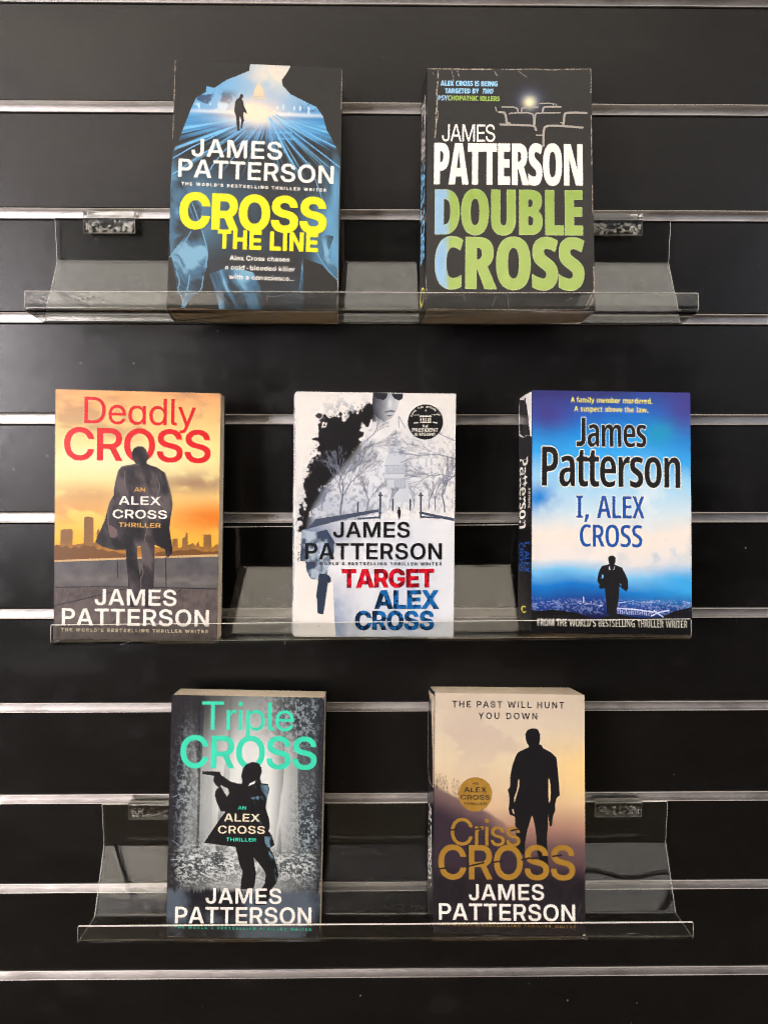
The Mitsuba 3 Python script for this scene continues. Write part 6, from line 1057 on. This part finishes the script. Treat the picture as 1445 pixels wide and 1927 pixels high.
def books():
    b = Book(1, 34, 0.0, 'black paperback with a torso-shaped blue road picture and bright yellow title')
    b.build('ink_dark', 'ink_spine_dark', {'title_lettering': 'yellow'}, [('torso_picture', 'ink_night_road'), ('coat_fold', 'ink_blue_cloth'), ('coat_edge', 'ink_edge_blue'), ('light_streak', 'ink_streak'), ('dome', 'ink_tan'), ('man_figure', 'ink_night'), ('scuff', 'ink_scuff')])
    b = Book(2, 36, 5.0, 'worn black paperback with creased cover and green block title')
    b.build('ink_cinema', 'ink_spine_dark', {}, [('seat_outline', 'ink_seat'), ('scuff', 'ink_scuff')])
    b.spine_text('PATTERSON', 'C', 212, 146, .22, .80, 'ink_silver')
    b.spine_text('DOUBLE CROSS', 'C', 144, 52, .22, .80, 'ink_bluegreen_spine')
    b.spine_shape([(.5 + .34 * math.cos(a), 18 + 8.5 * math.sin(a)) for a in np.linspace(0, 6.28, 24, endpoint=False)], 'ink_lemon', 'publisher_mark')
    b = Book(3, 26, 0.0, 'paperback with an orange sunset, a man walking away in a long coat and red title')
    b.build('ink_sunset', 'ink_spine_dark', {'title_lettering': 'red'}, [('skyline', 'ink_brown_haze'), ('tree_line', 'ink_tree_brown'), ('parapet', 'ink_stone_light'), ('wall_joint', 'ink_joint'), ('title_lettering', None), ('walking_man', 'ink_coat'), ('hand', 'ink_skin'), ('coat_highlight', 'ink_coat_light')])
    b = Book(4, 28, 5.0, 'white paperback with bare winter trees and a black roundel')
    b.build('ink_winter', 'ink_spine_white', {'author_lettering': 'ink_black', 'tagline_lettering': 'slate_text', 'roundel_print': 'white'},
            [('dome', 'ink_pale_grey'), ('dome_column', 'ink_column'), ('pale_coat', 'ink_pale_coat'), ('face', 'ink_face_art'), ('sunglasses', 'ink_glass'), ('lip_shadow', 'ink_lip'), ('splatter', 'ink_splat'), ('branch', 'ink_branch'),
             ('parapet', 'ink_slate'), ('lamp_post', 'ink_slate'), ('man_figure', 'ink_night'), ('sleeve', 'ink_blue_grey'), ('pistol', 'ink_pistol'), ('roundel', 'ink_ink_black'), ('roundel_print', 'ink_white')])
    b.spine_text('PATTERSON', 'G', 218, 142, .30, .78, 'ink_slate')
    b.spine_text('TARGET ALEX CROSS', 'B', 112, 32, .30, .78, 'ink_marine')
    b = Book(5, 36, 6.5, 'paperback with bright blue sky and a small man running above city lights')
    b.build('ink_blue_sky', 'ink_spine_dark', {'author_lettering': 'ink_black'}, [('hill', 'ink_hill'), ('city_light', 'ink_city'), ('running_man', 'ink_man'), ('shirt_collar', 'ink_pale_grey')])
    b.spine_shape([(.02, 188), (.02, 232), (.98, 232), (.98, 194), (.6, 190), (.3, 191)], 'ink_spine_white', 'spine_picture')
    b.spine_shape([(.30, 192), (.30, 214), (.36, 221), (.44, 224), (.44, 229), (.54, 229), (.54, 224), (.66, 220), (.72, 206), (.64, 204), (.60, 190)], 'ink_man', 'spine_figure')
    b.spine_text('Patterson', 'M', 170, 100, .26, .90, 'ink_white')
    b.spine_text('James', 'M', 139, 119, .06, .22, 'ink_white')
    b.spine_text('I, ALEX', 'N', 87, 57, .12, .46, 'ink_royal')
    b.spine_text('CROSS', 'N', 86, 58, .54, .90, 'ink_royal')
    b.spine_shape(list(zip(*[(.5 - .2 * np.cos(a), 21 + 3.4 * np.sin(a)) for a in [np.concatenate([np.linspace(.7, 5.6, 16)])]][0])) + list(zip(*[(.5 - .13 * np.cos(a), 21 + 2.5 * np.sin(a)) for a in [np.linspace(5.6, .7, 16)]][0])), 'ink_lemon', 'publisher_mark')
    b = Book(6, 30, 0.0, 'paperback with a grey forest, a man aiming a pistol and mint title')
    b.build('ink_forest', 'ink_spine_dark', {'title_lettering': 'mint'}, [('twig', 'ink_twig'), ('title_lettering', None), ('aiming_man', 'ink_man'), ('lit_sleeve', 'ink_cold_cloth'), ('shirt_collar', 'ink_spine_white'), ('scuff', 'ink_scuff')], wave=None)
    b = Book(7, 42, 5.0, 'paperback with a dusk sky, a man seen from behind and gold title')
    b.build('ink_dusk_art', 'ink_spine_dark', {'disc_lettering': 'dusk'}, [('grass_blade', 'ink_dusk'), ('standing_man', 'ink_man'), ('gold_disc', 'ink_gold_art'), ('scuff', 'ink_faint_scuff'), ('worn_corner', 'ink_scuff')])
    cov = b.key + '__front_cover'
    for i in SHAPES[7]['title_cut']:
        b.flat(cov, 'title_cut', tessellate(stroke(i[0], np.array(i[1:], float).reshape(-1, 2) / 10)), 9, 'ink_night')
    b.spine_shape([(.02, 140), (.02, 231), (.98, 231), (.98, 150), (.6, 138)], 'ink_spine_tan', 'spine_picture')
    b.spine_shape([(.42, 140), (.36, 200), (.40, 220), (.5, 226), (.6, 220), (.64, 200), (.58, 140)], 'ink_man', 'spine_figure')
    b.spine_text('PATTERSON', 'G', 116, 40, .28, .76, 'ink_white')


ink('ink_bluegreen_spine', srgb(120, 186, 226))
ink('ink_scratch', (.34, .33, .31), .5)
ink('ink_slate_text', srgb(58, 62, 74))


# ------------------------------------------------------------------ the slat wall
X0, X1 = -1.25, 1.25
HALF = 0.00539
wall = thing('slat_wall', 'black slat wall with horizontal aluminium lined slots that holds the three acrylic shelves', 'wall')
_rng = random.Random(5)
for k in range(-3, 13):  # slat k lies below slot k
    z1, z0 = -.1 * k - HALF - .0006, -.1 * (k + 1) + HALF + .0006
    part(wall, 'slat', chamfer_box(X0, X1, 0, .018, z0, z1, .0007), 'wall_laminate')
for k in range(-3, 14):
    zc, t = -.1 * k, .0009
    arc = [(-.0012 * math.sin(q), .00068 * math.cos(q)) for q in np.linspace(0, math.pi, 9)]
    pts = [(y - .0002, HALF - .00068 + z) for y, z in arc] + [(.0004, HALF - .00136), (.0004, HALF - t), (.0075, HALF - t), (.0075, -HALF + t), (.0004, -HALF + t), (.0004, -HALF + .00136)] + [(y - .0002, -HALF + .00068 + z) for y, z in arc] + [(.0084, -HALF), (.0084, HALF)]
    part(wall, 'slot_liner', extrude_x(Polygon([(y, z + zc) for y, z in pts]), X0, X1), 'aluminium', smooth=35)


# ------------------------------------------------------------------ the acrylic shelves
def shelf(x0, x1, profile, slot_z, tilt, label, sag=0.0):
    key = thing('acrylic_shelf', label, 'shelf', 'clear acrylic book shelves on the slat wall')
    xc = (x0 + x1) / 2

    def turn(m):
        v = m.vertices.copy()
        v[:, 2] += (v[:, 0] - xc) * tilt
        m.vertices = v
        return m

    line = LineString(rounded(profile, .005))
    m = sheet_x(line.buffer(.0014, cap_style='flat', join_style='round', quad_segs=3), x0, x1, 90, int(-slot_z * 10))
    part(key, 'bent_sheet', turn(m), 'acrylic', smooth=25)
    # the sawn, slightly frosted edges of the sheet
    band = line.buffer(.0014, cap_style='flat', join_style='round', quad_segs=3)
    for a, b in ((x0 - .00045, x0 - .00005), (x1 + .00005, x1 + .00045)):
        part(key, 'sawn_edge', turn(extrude_x(band.buffer(-.0003), a, b)), 'sawn_edge')
    for (ya, za), (yb, zb) in ((profile[-1], profile[-2]), (profile[0], profile[1])):
        n = math.hypot(ya - yb, za - zb)
        u = np.array([ya - yb, za - zb]) / n
        w = np.array([-u[1], u[0]]) * .0011
        p0, p1 = np.array([ya, za]) + u * .00005, np.array([ya, za]) + u * .00045
        part(key, 'sawn_edge', turn(extrude_x(Polygon([p0 - w, p0 + w, p1 + w, p1 - w]), x0, x1)), 'sawn_edge')
    rng, marks = random.Random(int(-slot_z * 10)), []
    for _ in range(46):  # scratches and specks on the face of the sloping back and of the lip
        (ya, za), (yb, zb) = rng.choice((profile[1:3], profile[1:3], profile[3:5]))
        q, x, l, a = rng.uniform(.08, .92), rng.uniform(x0 + .01, x1 - .01), rng.choice((.0006, .0010, .004, .009, .016)), rng.gauss(.6, .9)
        e = np.array([yb - ya, zb - za]) / math.hypot(yb - ya, zb - za)
        nrm = np.array([-e[1], e[0]]) if -e[1] < 0 else np.array([e[1], -e[0]])
        o = np.array([ya, za]) + q * (np.array([yb, zb]) - [ya, za]) + nrm * .00155
        h = rng.uniform(.00006, .00014) if l > .003 else rng.uniform(.0002, .0004)
        c, s_ = math.cos(a), math.sin(a)
        quad_ = [(x + i * c * l / 2 - j * s_ * h, *(o + e * (i * s_ * l / 2 + j * c * h))) for i, j in ((-1, -1), (1, -.6), (1, .6), (-1, 1))]
        marks.append(quad(*quad_))
    labels[part(key, 'scratch', turn(trimesh.util.concatenate(marks)), 'ink_scratch')] = {'kind': 'stuff'}
    y_plate, z_plate = profile[0]
    for n, x in enumerate((x0 + .053, x1 - .053)):
        yf = y_plate - .0014
        hook = Polygon([(.0064, slot_z - .0034), (.0064, slot_z + .0036), (.0040, slot_z + .0036), (.0040, slot_z - .0004), (yf - .0034, slot_z - .0004), (yf - .0034, z_plate - .0145), (yf - .0007, z_plate - .0145), (yf - .0007, slot_z - .0034)])
        clip = part(key, 'hanger_clip', turn(extrude_x(hook, x - .0245, x + .0245)), 'acrylic')
        for q0, q1, r0, r1 in ((x - .0245, x + .0245, z_plate - .0147, z_plate - .01452), (x - .0247, x - .02452, z_plate - .0143, slot_z - .0006), (x + .02452, x + .0247, z_plate - .0143, slot_z - .0006)):
            part(clip, 'sawn_edge', turn(extrude_x(box(yf - .0032, r0, yf - .0009, r1), q0, q1)), 'sawn_edge')
        # the beads of glue between clip and plate
        rng, beads = np.random.default_rng(11 + n + int(-slot_z * 100)), []
        for _ in range(150):
            gx, gz = rng.uniform(-.0225, .0225), rng.uniform(-.0128, -.0035)
            if abs(gx) < .011 and gz > -.0095 and rng.random() < .8:
                continue
            s = trimesh.creation.icosphere(subdivisions=1, radius=1.0)
            s.apply_scale([rng.uniform(.0006, .0017), .00030, rng.uniform(.0005, .0013)])
            s.apply_translation([x + gx, yf - .00035, z_plate + gz])
            beads.append(s)
        labels[part(clip, 'glue_bead', turn(trimesh.util.concatenate(beads)), 'glue', smooth=True)] = {'kind': 'stuff'}
    return key


shelf(-.3105, .2897, [(-.006, -.2061), (-.0046, -.2467), (-.0413, -.3099), (-.0820, -.3046), (-.0798, -.2890)], -.2, 0.0, 'clear acrylic shelf at the top, holding the yellow titled book and the worn black book')
shelf(-.3005, .2955, [(-.006, -.5080), (-.0046, -.5490), (-.0413, -.6120), (-.0820, -.6068), (-.0797, -.5895)], -.5, .0075, 'clear acrylic shelf in the middle, holding three books')
shelf(-.2868, .3099, [(-.006, -.8030), (-.0046, -.8485), (-.0389, -.9077), (-.0830, -.9056), (-.0808, -.8891)], -.8, 0.0, 'clear acrylic shelf at the bottom, holding the mint titled book and the gold titled book')
books()

# ------------------------------------------------------------------ the surfaces that light and mirror the display from outside the frame
scene['ceiling'] = mikit.ply(quad((-2.2, .02, CEILING_Z), (2.6, .02, CEILING_Z), (2.6, -4.2, CEILING_Z), (-2.2, -4.2, CEILING_Z)), {'type': 'twosided', 'bsdf': {'type': 'diffuse', 'reflectance': rgb((.78, .76, .72))}})
labels['ceiling'] = {'label': 'white ceiling of the shop', 'kind': 'structure'}
scene['floor'] = mikit.ply(quad((-2.2, .02, FLOOR_Z), (2.6, .02, FLOOR_Z), (2.6, -4.2, FLOOR_Z), (-2.2, -4.2, FLOOR_Z)), {'type': 'twosided', 'bsdf': {'type': 'diffuse', 'reflectance': rgb((.10, .085, .06))}})
labels['floor'] = {'label': 'brown floor of the shop', 'kind': 'structure'}
